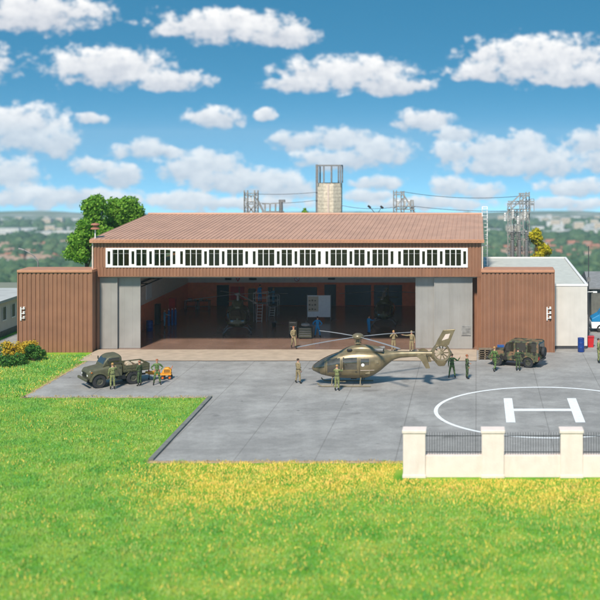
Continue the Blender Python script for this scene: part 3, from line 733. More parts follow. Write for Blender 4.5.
tree('treetop', 'low green treetop at the foot of the middle gantry', 'tree', tloc(400, 139), 10, None, 24, 2200, .22, 'leaf_green', lobes=[(0, 0, 8.3, 1.0, .8, .8), (0, 0, 6.4, 1.4, 1.3, 1.5)], seed=9, trunk=.12)
# shrubs at left front corner
def shrub(name, label, px, py, r, h, m_, seed, nl=2600):
    x, y = gp(px, py); rnd = random.Random(seed); t_ = thing(name, label, 'shrub', (x, y, 0), 0, 'shrubs at the left wing corner')
    cl = [(rnd.uniform(-r, r) * .75, rnd.uniform(-r, r) * .6, rnd.uniform(.25, .85) * h, rnd.uniform(.22, .4) * r) for _ in range(22)]
    V, Q = leaf_cloud(cl, nl, .13); V[:, 2] = np.maximum(V[:, 2], .02)
    me = np_mesh('foliage', V, Q, [m_]); c = bpy.data.objects.new('foliage', me); COL.objects.link(c); c.parent = t_
    b = MB()
    for c_ in cl[:9]: b.tube((0, 0, 0), c_[:3], .04, .015, 5)
    b.build('stem', 'bark', t_)
shrub('yellow_shrub', 'yellow-orange flowering shrub at the left wing corner', 17, 361, 1.25, 1.5, 'leaf_orange', 11, 3600)
shrub('green_shrub', 'dark green shrub between yellow shrub and left wing', 34, 361, .85, 1.55, 'leaf_shrub', 12)
shrub('green_shrub', 'low green shrub in front of the yellow shrub', 8, 366, 1.3, .8, 'leaf_shrub', 13)
shrub('green_shrub', 'larger green shrub cut by the left picture edge', -9, 361, 1.5, 1.3, 'leaf_shrub', 14)

# ------------------------------------------------------------------ distant valley: woods, houses
def far_px(pxa, pxb, Ya, Yb, rnd):
    Y = rnd.uniform(Ya, Yb); px = rnd.uniform(pxa, pxb); X = (px - VX) / F * Y; return X, Y, terr(X, Y)
rnd = random.Random(21)
def wood(name, label, n, regions, rmin, rmax):
    ico = []; bmt = bmesh.new(); bmesh.ops.create_icosphere(bmt, subdivisions=2, radius=1)
    bv = np.array([v.co[:] for v in bmt.verts]); bf = np.array([[v.index for v in f.verts] for f in bmt.faces]); bmt.free()
    Vs = []; Fs = []; base = 0
    for i in range(n):
        r_ = regions[rnd.randrange(len(regions))]; X, Y, Z = far_px(*r_, rnd); r = rnd.uniform(rmin, rmax) * (.6 + Y / 2200)
        for q in range(3):
            rr = r * rnd.uniform(.5, .9); off = np.array([rnd.uniform(-r, r), rnd.uniform(-r, r) * .6, rr * .8])
            vv = bv * (1 + .35 * RNG.normal(size=(len(bv), 1)) * .6) * rr * [1, 1, .85] + off + [X, Y, Z]
            Vs.append(vv); Fs.append(bf + base); base += len(bv)
    me = np_mesh(name, np.concatenate(Vs), np.concatenate(Fs), ['leaf_far']); o = bpy.data.objects.new(name, me); COL.objects.link(o)
    o['label'] = label; o['category'] = 'woodland'; o['kind'] = 'stuff'
LW = (-60, 110); RW = (478, 690)
wood('woodland', 'dense dark green woodland on the slope below the plateau', 420, [(-60, 120, 560, 800), (478, 690, 560, 800)], 4, 7)
wood('hedgerow_trees', 'scattered hazy trees between the far town houses', 900, [(-60, 110, 820, 1150), (478, 690, 820, 1200), (-60, 110, 1250, 2400), (478, 690, 1250, 2400)], 3, 6)
wood('tree_belt', 'long dark belt of trees crossing the valley', 420, [(-60, 110, 1120, 1230), (478, 690, 1180, 1300), (-60, 110, 1750, 1850), (478, 690, 1900, 2050)], 5, 8)
wood('valley_trees', 'hazy tree patches in the valley behind the hangar', 700, [(110, 478, 700, 2600)], 5, 9)
def house_mesh(name, w, d, h, rh, wm, rm):
    b = MB(); b.box(-w / 2, w / 2, -d / 2, d / 2, -3, h, 0)
    for zz in np.arange(1.2, h - 1.2, 2.8):
        for xx in np.arange(-w / 2 + 1.2, w / 2 - 1, 2.4): b.box(xx, xx + 1, -d / 2 - .05, -d / 2 - .002, zz, zz + 1.3, 2)
    if rh > .6: b.prism([(-d / 2 - .5, h), (d / 2 + .5, h), (0, h + rh)], -w / 2 - .4, w / 2 + .4, 'x', 1)
    else: b.box(-w / 2 - .2, w / 2 + .2, -d / 2 - .2, d / 2 + .2, h, h + .4, 1)
    o = b.build(name, [wm, rm, 'dark_glass']); me = o.data; bpy.data.objects.remove(o); return me
HM = [house_mesh('town_house', 11, 9, 5.5, 3.6, 'town_white', 'red_roof'), house_mesh('town_house', 14, 9, 5, 3.2, 'town_cream', 'red_roof'),
      house_mesh('town_house', 9, 8, 6.5, 3, 'town_white', 'tan_roof')]
BM_ = [house_mesh('apartment_block', 26, 12, 12, .3, 'town_white', 'old_roof'), house_mesh('apartment_block', 36, 14, 9, .3, 'town_white', 'old_roof'), house_mesh('apartment_block', 16, 12, 18, .3, 'town_cream', 'old_roof')]
hl = ['small hazy house with orange roof and white walls', 'long hazy cream house with orange roof', 'small hazy white house with brown roof']
bl = ['wide white apartment block', 'long low white block', 'narrow cream tower block']
for side, (pa, pb), where, Yr in (('l', (-15, 100), 'in the far town at left', (840, 1230)), ('r', (486, 615), 'in the far town at right', (900, 1300))):
    for i in range(85):
        X, Y, Z = far_px(pa, pb, *Yr, rnd); kx = rnd.choice([0, 2, 2, 2] if side == 'l' else [0, 0, 1, 2]); o = bpy.data.objects.new('town_house', HM[kx]); COL.objects.link(o)
        o.location = (X, Y, Z); o.rotation_euler.z = rnd.uniform(-.9, .9); s = rnd.uniform(.45, .8); o.scale = (s, s, s)
        tag(o, hl[kx] + ' ' + where, 'house', 'far houses ' + where)
    for i in range(74):
        X, Y, Z = far_px(pa, pb, 1320, 2500, rnd); kx = rnd.choice([0, 1, 1, 2]); o = bpy.data.objects.new('apartment_block', BM_[kx]); COL.objects.link(o)
        o.location = (X, Y, Z); o.rotation_euler.z = rnd.uniform(-.5, .5); s = rnd.uniform(.6, 1.0); o.scale = (s, s, s)
        tag(o, bl[kx] + ' seen through haze ' + where, 'building', 'far blocks ' + where)

# ------------------------------------------------------------------ lattice gantries, tower, wires
def lattice(b, x0, y0, z0, x1, y1, z1, w, n, t=.06):
    """square lattice member of width w from p to q (vertical or along X)"""
    p = Vector((x0, y0, z0)); q = Vector((x1, y1, z1)); d = (q - p).normalized()
    u = Vector((1, 0, 0)) if abs(d.z) > .5 else Vector((0, 0, 1)); v = Vector((0, 1, 0)); h = w / 2
    cs = [(-h, -h), (h, -h), (h, h), (-h, h)]
    for a, c in cs: b.bar(p + u * a + v * c, q + u * a + v * c, t)
    for i in range(n):
        s = p + (q - p) * (i / n); e = p + (q - p) * ((i + 1) / n)
        for j in range(4):
            a = cs[j]; c = cs[(j + 1) % 4]
            if i % 2: a, c = c, a
            b.bar(s + u * a[0] + v * a[1], e + u * c[0] + v * c[1], t * .6)
def insul(b, x, y, z, h=.7, r=.12):
    prof = [(.03, 0)]
    for i in range(5): zz = h * i / 5; prof += [(r, zz + .02), (r * .5, zz + h * .1)]
    prof.append((.03, h)); b.lathe(prof, (x, y, z), 'z', 10)
# left gantry
Y1 = 134; x = lambda px, Y=Y1: (px - VX) / F * Y
zz = lambda py, Y=Y1: HC - (py - HY) / F * Y
g1 = thing('switchyard_gantry', 'grey steel switchyard gantry behind the roof at left', 'gantry', (x(251), Y1, 0), 0, 'switchyard gantries behind the hangar')
og = (x(251), Y1, 0)
for px in (246, 256.3):
    b = MB(og); lattice(b, x(px), Y1, 0, x(px), Y1, zz(190.3), .38, 16, .09); b.build('post', 'galv', g1)
b = MB(og); lattice(b, x(246), Y1, zz(194.6), x(256.3), Y1, zz(194.6), .3, 4, .07); b.build('crossbeam', 'galv', g1); b = MB(og); lattice(b, x(246), Y1, zz(203), x(256.3), Y1, zz(203), .3, 4, .07); b.build('crossbeam', 'galv', g1)
b = MB(og); b.bar((x(246), Y1, zz(203)), (x(256.3), Y1, zz(216)), .14); b.bar((x(256.3), Y1, zz(203)), (x(246), Y1, zz(216)), .14); b.bar((x(256.6), Y1, zz(198)), (x(264.5), Y1, zz(214)), .2); b.build('brace', 'galv', g1)
for px in (248, 251, 254):
    b = MB(og); insul(b, x(px), Y1, zz(202.5), .8); b.build('insulator', 'porcelain', g1)
g1b = thing('switchgear_frame', 'low switchgear frame with upright rods right of the left gantry', 'switchgear', (x(272), Y1, 0)); og = (x(272), Y1, 0)
b = MB(og); b.bar((x(262), Y1, zz(212)), (x(284), Y1, zz(212)), .22); b.bar((x(262), Y1, zz(204)), (x(281), Y1, zz(203)), .12)
for px in (265, 270, 275.5): b.bar((x(px), Y1, 0), (x(px), Y1, zz(203.5)), .16)
b.build('frame', 'galv', g1b)
b = MB(og); b.bar((x(281), Y1, 0), (x(281), Y1, zz(212)), .3); b.tube((x(281), Y1, zz(212)), (x(281), Y1, zz(200.5)), .24, .2, 12); b.cbox((x(282), Y1, zz(201)), (.7, .4, .3)); b.build('breaker', 'steel_grey', g1b)
# middle gantry
Y2 = 134
g2 = thing('switchyard_gantry', 'weathered greenish steel gantry behind the roof right of centre', 'gantry', (x(402), Y2, 0), 0, 'switchyard gantries behind the hangar'); og = (x(402), Y2, 0)
for px, top in ((395, 190.5), (402.5, 191)):
    b = MB(og); lattice(b, x(px), Y2, 0, x(px), Y2, zz(top), .34, 16, .09); b.build('post', 'galv', g2)
b = MB(og); b.bar((x(411), Y2, 0), (x(411), Y2, zz(200)), .16); b.bar((x(416), Y2, 0), (x(413), Y2, zz(200)), .16); b.build('post', 'galv', g2)
b = MB(og); lattice(b, x(395), Y2, zz(193.5), x(403), Y2, zz(193.5), .3, 3, .07); b.build('crossbeam', 'galv', g2); b = MB(og); lattice(b, x(395), Y2, zz(208), x(415), Y2, zz(208), .35, 6, .08); b.build('crossbeam', 'galv', g2)
b = MB(og); b.bar((x(403), Y2, zz(194)), (x(415), Y2, zz(213)), .17); b.bar((x(395), Y2, zz(208)), (x(403), Y2, zz(198)), .12); b.bar((x(404), Y2, zz(210)), (x(412), Y2, zz(200)), .12); b.build('brace', 'galv', g2)
for px in (398, 405, 409):
    b = MB(og); insul(b, x(px), Y2, zz(207), .8, .14); b.build('insulator', 'porcelain', g2)
# right gantry
Y3 = 126; X3 = lambda px: (px - VX) / F * Y3; Z3 = lambda py: HC - (py - HY) / F * Y3
g3 = thing('switchyard_gantry', 'tall grey lattice gantry rising behind the white annex roof', 'gantry', (X3(518), Y3, 0), 0, 'switchyard gantries behind the hangar'); og = (X3(518), Y3, 0)
for px, top, yy in ((509.5, 203, Y3), (516, 211, Y3 + 2), (521.5, 193, Y3), (528.3, 192.5, Y3 + 1.5)):
    b = MB(og); lattice(b, X3(px), yy, 0, X3(px), yy, Z3(top), .36, 18, .09); b.build('post', 'galv', g3)
for py, a, c in ((211, 507, 531), (203, 508, 534), (195, 519, 530), (234, 507, 530), (250, 506, 533)):
    b = MB(og); lattice(b, X3(a), Y3 + .7, Z3(py), X3(c), Y3 + .7, Z3(py), .3, 8, .07); b.build('crossbeam', 'galv', g3)
b = MB(og); b.bar((X3(509), Y3, Z3(205)), (X3(521), Y3, Z3(194)), .14); b.bar((X3(509), Y3, Z3(211)), (X3(528), Y3, Z3(195)), .12); b.bar((X3(510), Y3, Z3(234)), (X3(528), Y3, Z3(212)), .12); b.bar((X3(510), Y3, Z3(212)), (X3(528), Y3, Z3(234)), .12)
b.bar((X3(503), Y3, Z3(216)), (X3(510), Y3, Z3(210)), .12); b.build('brace', 'galv', g3)
b = MB(og)
for px in (530.5, 534): b.bar((X3(px), Y3, Z3(211)), (X3(px), Y3, Z3(199)), .07)
b.bar((X3(530.5), Y3, Z3(199)), (X3(534), Y3, Z3(199)), .07); b.bar((X3(530.5), Y3, Z3(205)), (X3(534), Y3, Z3(205)), .07); b.build('guard_rail', 'galv', g3)
for px in (505, 508, 513, 518, 525):
    b = MB(og); insul(b, X3(px), Y3, Z3(218 + (px % 3) * 3), .9, .15); b.build('insulator', 'porcelain', g3)
for px in (512, 519, 526):
    b = MB(og); b.tube((X3(px), Y3 - .8, 0), (X3(px), Y3 - .8, Z3(240)), .25, .22, 12); insul(b, X3(px), Y3 - .8, Z3(240), 1.1, .2); b.build('transformer_column', 'steel_grey', g3)
# cylindrical tower
Yk = 136; xk = lambda px: (px - VX) / F * Yk; zk = lambda py: HC - (py - HY) / F * Yk
cx_ = xk(330); r_ = (xk(342) - xk(318)) / 2
tw = thing('concrete_tower', 'pale concrete block tower with open steel frame on top', 'tower', (cx_, Yk, 0)); ok = (cx_, Yk, 0)
def octo(r): return [(cx_ + r * math.cos(a), Yk + r * math.sin(a)) for a in [PI / 8 + PI / 4 * i for i in range(8)]]
b = MB(ok); pts = octo(r_ * 1.06); z = 0; top = zk(183); course = .42; i = 0
while z < top - .05:
    z_ = min(top, z + course - .03); b.prism(octo(r_ * 1.06), z, z_, 'z'); b.prism(octo(r_ * 1.035), z_, min(top, z_ + .03), 'z'); z += course
b.build('shaft', 'tower_block', tw)
b = MB(ok); b.box(cx_ - .12, cx_ + .06, Yk - r_ * 1.06, Yk - r_ * .98, 0, top); b.build('joint_strip', 'cream_trim', tw)
b = MB(ok)
for dx, s in ((-.92, -1), (-.92, 1), (-.42, -1), (.05, 1), (.2, -1), (.95, -1), (.95, 1), (.62, 1)):
    b.bar((cx_ + dx * r_, Yk + s * r_ * .7, top), (cx_ + dx * r_, Yk + s * r_ * .7, zk(165.3)), .15)
for z in (zk(165.5),):
    for s in (-1, 1): b.bar((cx_ - r_, Yk + s * r_ * .7, z), (cx_ + r_ * .97, Yk + s * r_ * .7, z), .14 if z > zk(170) else .06)
    for s in (-1, 1): b.bar((cx_ + s * r_ * .95, Yk - r_ * .7, z), (cx_ + s * r_ * .95, Yk + r_ * .7, z), .12)
b.build('top_frame', 'steel_grey', tw)
b = MB(ok); b.box(cx_ - r_ * 1.16, cx_ - r_ * 1.0, Yk - .35, Yk + .05, 0, zk(164.5))
b.build('side_shaft', 'steel_grey', tw)
# wires
def wire(name, p, q, sag, label, r=.028):
    b = MB(p); pts = []
    for i in range(17):
        t_ = i / 16; v = Vector(p).lerp(Vector(q), t_); v.z -= sag * 4 * t_ * (1 - t_); pts.append(v)
    b.path(pts, r, 5); o = b.build(name, 'iron_dark'); o.location = p; tag(o, label, 'power line', 'wires between the gantries')
wire('power_line', (x(256), Y1, zz(194)), (xk(318), Yk - .4, zk(192)), .12, 'upper wire from the left gantry to the concrete tower')
wire('power_line', (x(256), Y1, zz(203)), (xk(318), Yk - .4, zk(200)), .15, 'lower wire from the left gantry to the concrete tower')
wire('power_line', (x(402), Y1, zz(191.5)), (X3(521), Y3, Z3(196)), .45, 'upper wire from the middle gantry to the right gantry')
wire('power_line', (x(412), Y1, zz(206)), (X3(509), Y3, Z3(211)), .2, 'lower wire from the middle gantry to the right gantry')
wire('power_line', (xk(341), Yk - .4, zk(205)), (x(395), Y1, zz(207)), .3, 'low wire from the tower to the middle gantry')
# floodlight mast behind ridge
fl = thing('floodlight_mast', 'dark double floodlight mast poking above the roof ridge', 'floodlight', (x(377.5), 133, 0)); of = (x(377.5), 133, 0); xf = x(377.5)
b = MB(of); b.tube((xf, 133, 0), (xf, 133, 9.0), .08, .06); b.bar((xf, 133, 9.0), (xf - .75, 133, 9.85), .07); b.bar((xf, 133, 9.0), (xf + .5, 133, 9.8), .06); b.build('pole', 'iron_dark', fl)
for dx, z in ((-.85, 9.95), (.58, 9.9)):
    b = MB(of); b.bar((xf + dx - .16, 133, z + .12), (xf + dx + .16, 133, z - .14), .22); b.build('lamp', 'black', fl)
# roof-side ladder
ld = thing('roof_ladder', 'pale caged ladder on the right side of the hangar roof', 'ladder', (.9, 111.5, az + .06)); ol = (.9, 111.5, az + .06)
b = MB(ol); xl, xr = .55 + .05, 1.08
for X_ in (xl, xr): b.bar((X_, 111.5, az + .06), (X_, 111.5, 11.1), .07)
for i in range(16): z = az + .3 + i * .36; b.bar((xl, 111.5, z), (xr, 111.5, z), .04)
for i in range(5):
    z = az + 2.2 + i * .85; b.path([(xl, 111.5, z), (xl - .02, 111.15, z), (.82, 110.9, z), (xr + .02, 111.15, z), (xr, 111.5, z)], .02, 5)
b.bar((xl, 111.5, 11.1), (xr, 111.5, 11.1), .06); b.build('frame', 'white_frame', ld)
# siren at the left eave corner
sp_ = wp(94, 238, 96.6); sn = thing('roof_siren', 'small red-brown siren on a white post at the left eave corner', 'siren', (sp_[0], 96.9, ZE)); 
b = MB(); b.tube((0, 0, 0), (0, 0, .75), .05); b.build('post', 'white_frame', sn)
b = MB(); b.lathe([(.01, .75), (.38, .8), (.34, .9), (.16, .95), (.16, 1.1), (.36, 1.15), (.30, 1.27), (.01, 1.32)], n=16); b.build('horn', 'red_roof', sn, smooth='auto')
# street lamps
st = thing('street_lamp', 'grey street lamp with curved arm behind the left wing', 'street lamp', ((38 - VX) / F * 104, 104, 0)); 
def zq(py): return HC - (py - HY) / F * 104
b = MB(); b.tube((0, 0, 0), (0, 0, zq(262)), .09, .06)
pts = [(0, 0, zq(262)), (-.12, 0, zq(259)), (-.4, 0, zq(255.5)), (-.8, 0, zq(252.5)), (-1.25, 0, zq(250))]; b.path(pts, .05); b.build('pole', 'steel_grey', st)
b = MB(); b.bar((-1.2, 0, zq(250.2)), (-1.75, 0, zq(248.6)), .16); b.build('lamp_head', 'steel_grey', st, bevel=.03)
xm = (588.6 - VX) / F * 104
mp = thing('antenna_pole', 'thin dark mast standing behind the annex corner at right', 'mast', (xm, 104, 0)); b = MB(); b.tube((0, 0, 0), (0, 0, HC - (246 - HY) / F * 104), .06, .035); b.build('pole', 'iron_dark', mp)
b = MB(); b.cbox((0, 0, 5.0), (.3, .2, .4)); b.build('junction_box', 'steel_grey', mp)

# ------------------------------------------------------------------ people
def skin_body(joints, edges, root):
    names = list(joints); me = bpy.data.meshes.new('tmp'); me.from_pydata([joints[n_][0] for n_ in names], [(names.index(a), names.index(c)) for a, c in edges], [])
    o = bpy.data.objects.new('tmp', me); COL.objects.link(o)
    o.modifiers.new('skin', 'SKIN'); o.modifiers['skin'].use_smooth_shade = True
    for i, n_ in enumerate(names):
        r = joints[n_][1]; sv = me.skin_vertices[0].data[i]; sv.radius = r if hasattr(r, '__len__') else (r, r); sv.use_root = (n_ == root)
    s = o.modifiers.new('sub', 'SUBSURF'); s.levels = 2; s.render_levels = 2
    dg = bpy.context.evaluated_depsgraph_get(); ev = o.evaluated_get(dg); out = bpy.data.meshes.new_from_object(ev)
    V = [v.co.copy() for v in out.vertices]; P = [tuple(p.vertices) for p in out.polygons]
    bpy.data.objects.remove(o); bpy.data.meshes.remove(me); bpy.data.meshes.remove(out)
    return V, P
def person(loc, rz, label, cloth, pose=None, hair='hair_dark', cap=None, scale=1., held=None, group=None, boots='boots', pelvis_drop=0):
    J = {'pelvis': ((0, 0, .96), (.165, .12)), 'waist': ((0, 0, 1.1), (.145, .105)), 'chest': ((0, -.005, 1.32), (.175, .12)), 'collar': ((0, .005, 1.45), (.12, .085)),
         'neck': ((0, -.005, 1.535), .058), 'head': ((0, -.02, 1.63), (.078, .092)), 'crown': ((0, -.012, 1.74), (.072, .085)),
         'shL': ((.185, 0, 1.43), .07), 'elL': ((.25, .03, 1.15), .052), 'wrL': ((.26, -.04, .90), .036), 'haL': ((.26, -.06, .83), (.022, .04)),
         'shR': ((-.185, 0, 1.43), .07), 'elR': ((-.25, .03, 1.15), .052), 'wrR': ((-.26, -.04, .90), .036), 'haR': ((-.26, -.06, .83), (.022, .04)),
         'hipL': ((.095, 0, .88), .1), 'knL': ((.11, -.02, .50), .07), 'anL': ((.12, .02, .11), .05), 'toL': ((.135, -.15, .045), (.045, .04)),
         'hipR': ((-.095, 0, .88), .1), 'knR': ((-.11, -.02, .50), .07), 'anR': ((-.12, .02, .11), .05), 'toR': ((-.135, -.15, .045), (.045, .04))}
    for k_, p_ in (pose or {}).items(): J[k_] = (p_, J[k_][1])
    E = [('pelvis', 'waist'), ('waist', 'chest'), ('chest', 'collar'), ('collar', 'neck'), ('neck', 'head'), ('head', 'crown')]
    for s in 'LR': E += [('collar', 'sh' + s), ('sh' + s, 'el' + s), ('el' + s, 'wr' + s), ('wr' + s, 'ha' + s), ('pelvis', 'hip' + s), ('hip' + s, 'kn' + s), ('kn' + s, 'an' + s), ('an' + s, 'to' + s)]
    V, P = skin_body(J, E, 'pelvis')
    b = MB(); lowest = min(v.z for v in V); sh = -lowest
    pos = {k_: Vector(v[0]) for k_, v in J.items()}
    def seg(a, c, p):
        d = pos[c] - pos[a]; t_ = max(0, min(1, (p - pos[a]).dot(d) / max(1e-9, d.length_squared))); return (p - pos[a] - d * t_).length
    for f in P:
        c = sum((V[i] for i in f), Vector()) / len(f); best = min(E, key=lambda e: seg(e[0], e[1], c)); mi = 0
        if best[1] in ('head', 'crown') or (best[1] == 'neck' and c.z > pos['neck'].z - .02): mi = 1
        if best[1] in ('haL', 'haR'): mi = 1
        if best[1] in ('toL', 'toR') or (best[1] in ('anL', 'anR') and c.z < pos[best[1]].z + .1 * 1.0 and (c - pos[best[1]]).length < .14): mi = 2
        b.add([V[i] for i in f], [tuple(range(len(f)))], mi)
    # merge: rebuild with shared vertices
    b = MB(); b.v = [tuple(v) for v in V]; b.f = list(P); b.m = []
    for f in P:
        c = sum((V[i] for i in f), Vector()) / len(f); best = min(E, key=lambda e: seg(e[0], e[1], c)); mi = 0
        if best[1] in ('head', 'crown') or (best[1] == 'neck' and c.z > pos['neck'].z - .02): mi = 1
        if best[1] in ('haL', 'haR'): mi = 1
        if best[1] in ('toL', 'toR') or (best[1] in ('anL', 'anR') and (c - pos[best[1]]).length < .13): mi = 2
        b.m.append(mi)
    # fingers
    for s, sg in (('L', 1), ('R', -1)):
        w = pos['wr' + s]; h_ = pos['ha' + s]; d = (h_ - w).normalized(); side = d.cross(Vector((1, 0, 0))); side = (side if side.length > .3 else Vector((0, 1, 0))).normalized(); palm = d.cross(side).normalized()
        for k_, ln in enumerate((.065, .078, .072, .055)):
            r0 = h_ + side * (k_ - 1.5) * .021 + d * .005; r1 = r0 + d * ln * .55; r2 = r1 + (d * .8 + palm * .5 * sg).normalized() * ln * .5
            b.tube(r0, r1, .0095, .009, 6, 1); b.tube(r1, r2, .009, .007, 6, 1)
        r0 = w.lerp(h_, .6) + side * -.03; r1 = r0 + (side * -.7 + d * .7).normalized() * .035; b.tube(r0, r1, .011, .010, 6, 1); b.tube(r1, r1 + d * .03, .010, .008, 6, 1)
    # face
    hd = pos['head']; cr = pos['crown']; up = (cr - hd).normalized(); fw = Vector((0, -1, 0)); fw = (fw - up * fw.dot(up)).normalized(); rt = fw.cross(up)
    mid = hd + up * .055
    b.add([mid + fw * .086 + up * .012, mid + fw * .112 - up * .028, mid + fw * .084 - up * .035 + rt * .016, mid + fw * .084 - up * .035 - rt * .016], [(0, 1, 2), (0, 3, 1), (1, 3, 2)], 1)
    for s in (-1, 1):
        b.ball(mid + fw * .083 + rt * s * .031 + up * .01, .010, 8, 6, 2); b.ball(mid + rt * s * .08 - up * .005, (.014, .022, .032), 8, 6, 1)
    b.ball(hd + fw * .086 - up * .022, (.024, .008, .006), 8, 6, 3)
    b.v = [(p[0], p[1], p[2] + sh) for p in b.v]
    pr = thing('person', label, 'person', loc, rz, group, scale)
    b.build('body', [cloth, 'skin', boots, 'red_roof'], pr, smooth=True)
    # hair / cap
    hc = MB(); c0 = mid + up * .04 + Vector((0, 0, sh)) - fw * .012
    if cap:
        hc.ball(c0 + up * .015, (.094, .108, .075), 14, 8); hc.ball(c0 + fw * .09 + up * .005, (.07, .06, .01), 10, 6); hc.build('cap', cap, pr, smooth=True)
        h2 = MB(); h2.ball(c0 - fw * .02 - up * .02, (.086, .085, .07), 12, 8); h2.build('hair', hair, pr, smooth=True)
    else:
        hc.ball(c0 - fw * .014, (.090, .100, .085), 14, 10); hc.build('hair', hair, pr, smooth=True)
    bl_ = MB(); bl_.lathe([(.168, -.02), (.175, 0), (.168, .02)], (0, 0, 0), 'z', 18); bl_.v = [(v[0], v[1] * .74, v[2] + pos['waist'].z - .045 + sh) for v in bl_.v]
    bl_.build('belt', 'boots' if cloth not in ('overall_blue', 'overall_pale') else cloth, pr, smooth=True)
    return pr
walk = {'knL': (.10, -.20, .52), 'anL': (.10, -.24, .12), 'toL': (.11, -.41, .06), 'knR': (-.10, .02, .50), 'anR': (-.10, .24, .15), 'toR': (-.11, .09, .04), 'elL': (.25, .14, 1.18), 'wrL': (.25, .08, .94), 'haL': (.25, .06, .86), 'elR': (-.25, -.08, 1.17), 'wrR': (-.22, -.26, 1.0), 'haR': (-.21, -.32, .95)}
stance = {'knL': (.17, -.03, .50), 'anL': (.22, .02, .11), 'toL': (.26, -.14, .045), 'knR': (-.17, -.03, .50), 'anR': (-.22, .02, .11), 'toR': (-.26, -.14, .045)}
reach = {'elR': (-.28, -.22, 1.30), 'wrR': (-.24, -.44, 1.42), 'haR': (-.23, -.51, 1.45)}
reach2 = dict(reach, elL=(.30, -.20, 1.28), wrL=(.22, -.42, 1.45), haL=(.20, -.48, 1.49))
hips = {'elL': (.40, .08, 1.20), 'wrL': (.22, -.03, 1.04), 'haL': (.17, -.08, 1.02), 'elR': (-.40, .08, 1.20), 'wrR': (-.22, -.03, 1.04), 'haR': (-.17, -.08, 1.02)}
bino = {'elL': (.30, -.16, 1.28), 'wrL': (.10, -.24, 1.55), 'haL': (.05, -.20, 1.62), 'elR': (-.30, -.16, 1.28), 'wrR': (-.10, -.24, 1.55), 'haR': (-.05, -.20, 1.62)}
point = {'elR': (-.42, -.10, 1.42), 'wrR': (-.66, -.16, 1.46), 'haR': (-.75, -.18, 1.47)}
wave = {'elL': (.40, -.04, 1.28), 'wrL': (.52, -.10, 1.52), 'haL': (.55, -.11, 1.60)}
side_ = {'elL': (.22, -.06, 1.16), 'wrL': (.14, -.26, 1.1), 'haL': (.08, -.30, 1.1), 'elR': (-.23, .03, 1.15), 'wrR': (-.2, -.10, .93), 'haR': (-.19, -.13, .86)}
def pp(px, py): return (*gp(px, py), .012)
def fl_(px, py, z): Y = (HC - z) * F / (py - HY); return ((px - VX) / F * Y, Y, z)
G = None
person(pp(112.5, 389.5), PI + .35, 'person in pale olive uniform reaching to the truck cab', 'camo_olive', reach, 'hair_blond', scale=1.04)
person(pp(139.5, 386), -.5 - PI / 2, 'person in dark camouflage standing at the truck tail', 'camo_dark', side_, cap='red_roof')
person(pp(157, 385), .3, 'person in green camouflage beside the yellow trolley', 'camo_green', dict(stance, **hips), 'hair_red', scale=1.03)
person(pp(298, 383.5), PI / 2 + .9, 'person in tan uniform on the asphalt left of the helicopter nose', 'tan_cloth', dict(side_, **stance), 'hair_dark')
person(fl_(293.5, 348, .055), .5, 'person in tan uniform walking out of the hangar', 'tan_cloth', walk, 'hair_red', scale=1.02)
person(pp(337, 391), PI - .2, 'person in light green seen from behind at the helicopter cockpit', 'camo_olive', reach2, 'hair_blond', scale=1.02)
person(fl_(393.5, 352, .055), .2, 'person in tan uniform holding both hands to the face', 'tan_cloth', bino, 'hair_blond')
person(fl_(411.5, 352.5, .055), -.2, 'person in tan uniform pointing left beside the hangar door', 'tan_cloth', point, cap='tan_cloth')
person(pp(452, 378), PI, 'person in green with legs apart waving below the tail fin', 'camo_green', dict(stance, elR=(-.42, -.02, 1.26), wrR=(-.56, -.05, 1.48), haR=(-.60, -.06, 1.56)), 'hair_dark')
person(pp(467, 379), PI / 2 + .3, 'person in dark green standing right of the tail fin', 'camo_dark', side_, 'hair_red')
person(pp(494.5, 371.5), .9 + PI / 2, 'blond person in bright green jacket walking before the camouflaged car', 'camo_green', walk, 'hair_blond', scale=1.05)
person(pp(518, 371), PI - .3, 'person in dark camouflage at the side of the camouflaged car', 'camo_dark', reach, cap='camo_dark', scale=.97)
person(pp(598.5, 363), PI / 2, 'person in olive coat at the right picture edge', 'camo_olive', side_, 'hair_dark', scale=1.08)
person(fl_(164.5, 328, .02), PI / 2 + .2, 'mechanic in pale blue overall beside the upright gas cylinders', 'overall_pale', {'elR': (-.30, -.18, 1.28), 'wrR': (-.28, -.42, 1.25), 'haR': (-.28, -.5, 1.24)}, 'hair_red')
person(fl_(317.5, 337.5, .02), PI, 'mechanic in blue overall seen from behind at the white partition', 'overall_blue', dict(hips, **stance), 'hair_dark', scale=1.05)
person(fl_(369, 334.5, .02), PI - .9, 'mechanic in blue overall touching the dark helicopter', 'overall_blue', reach, 'hair_dark', scale=.98)

# ------------------------------------------------------------------ loft helper for vehicle and aircraft bodies
def interp_sections(secs, n):
    xs_ = [s[0] for s in secs]; out = []
    A = np.array(secs, dtype=float); X = np.concatenate([np.linspace(xs_[i], xs_[i + 1], n + 1)[:-1] for i in range(len(xs_) - 1)] + [[xs_[-1]]])
    # monotone-ish catmull interpolation
    m_ = np.gradient(A[:, 1:], A[:, 0], axis=0)
    for X_ in X:
        i = min(len(xs_) - 2, max(0, int(np.searchsorted(xs_, X_, side='right') - 1))); h = xs_[i + 1] - xs_[i]; t_ = (X_ - xs_[i]) / h
        p0, p1 = A[i, 1:], A[i + 1, 1:]; m0, m1 = m_[i] * h, m_[i + 1] * h
        v = (2 * t_**3 - 3 * t_**2 + 1) * p0 + (t_**3 - 2 * t_**2 + t_) * m0 + (-2 * t_**3 + 3 * t_**2) * p1 + (t_**3 - t_**2) * m1
        out.append((X_, *v))
    return out
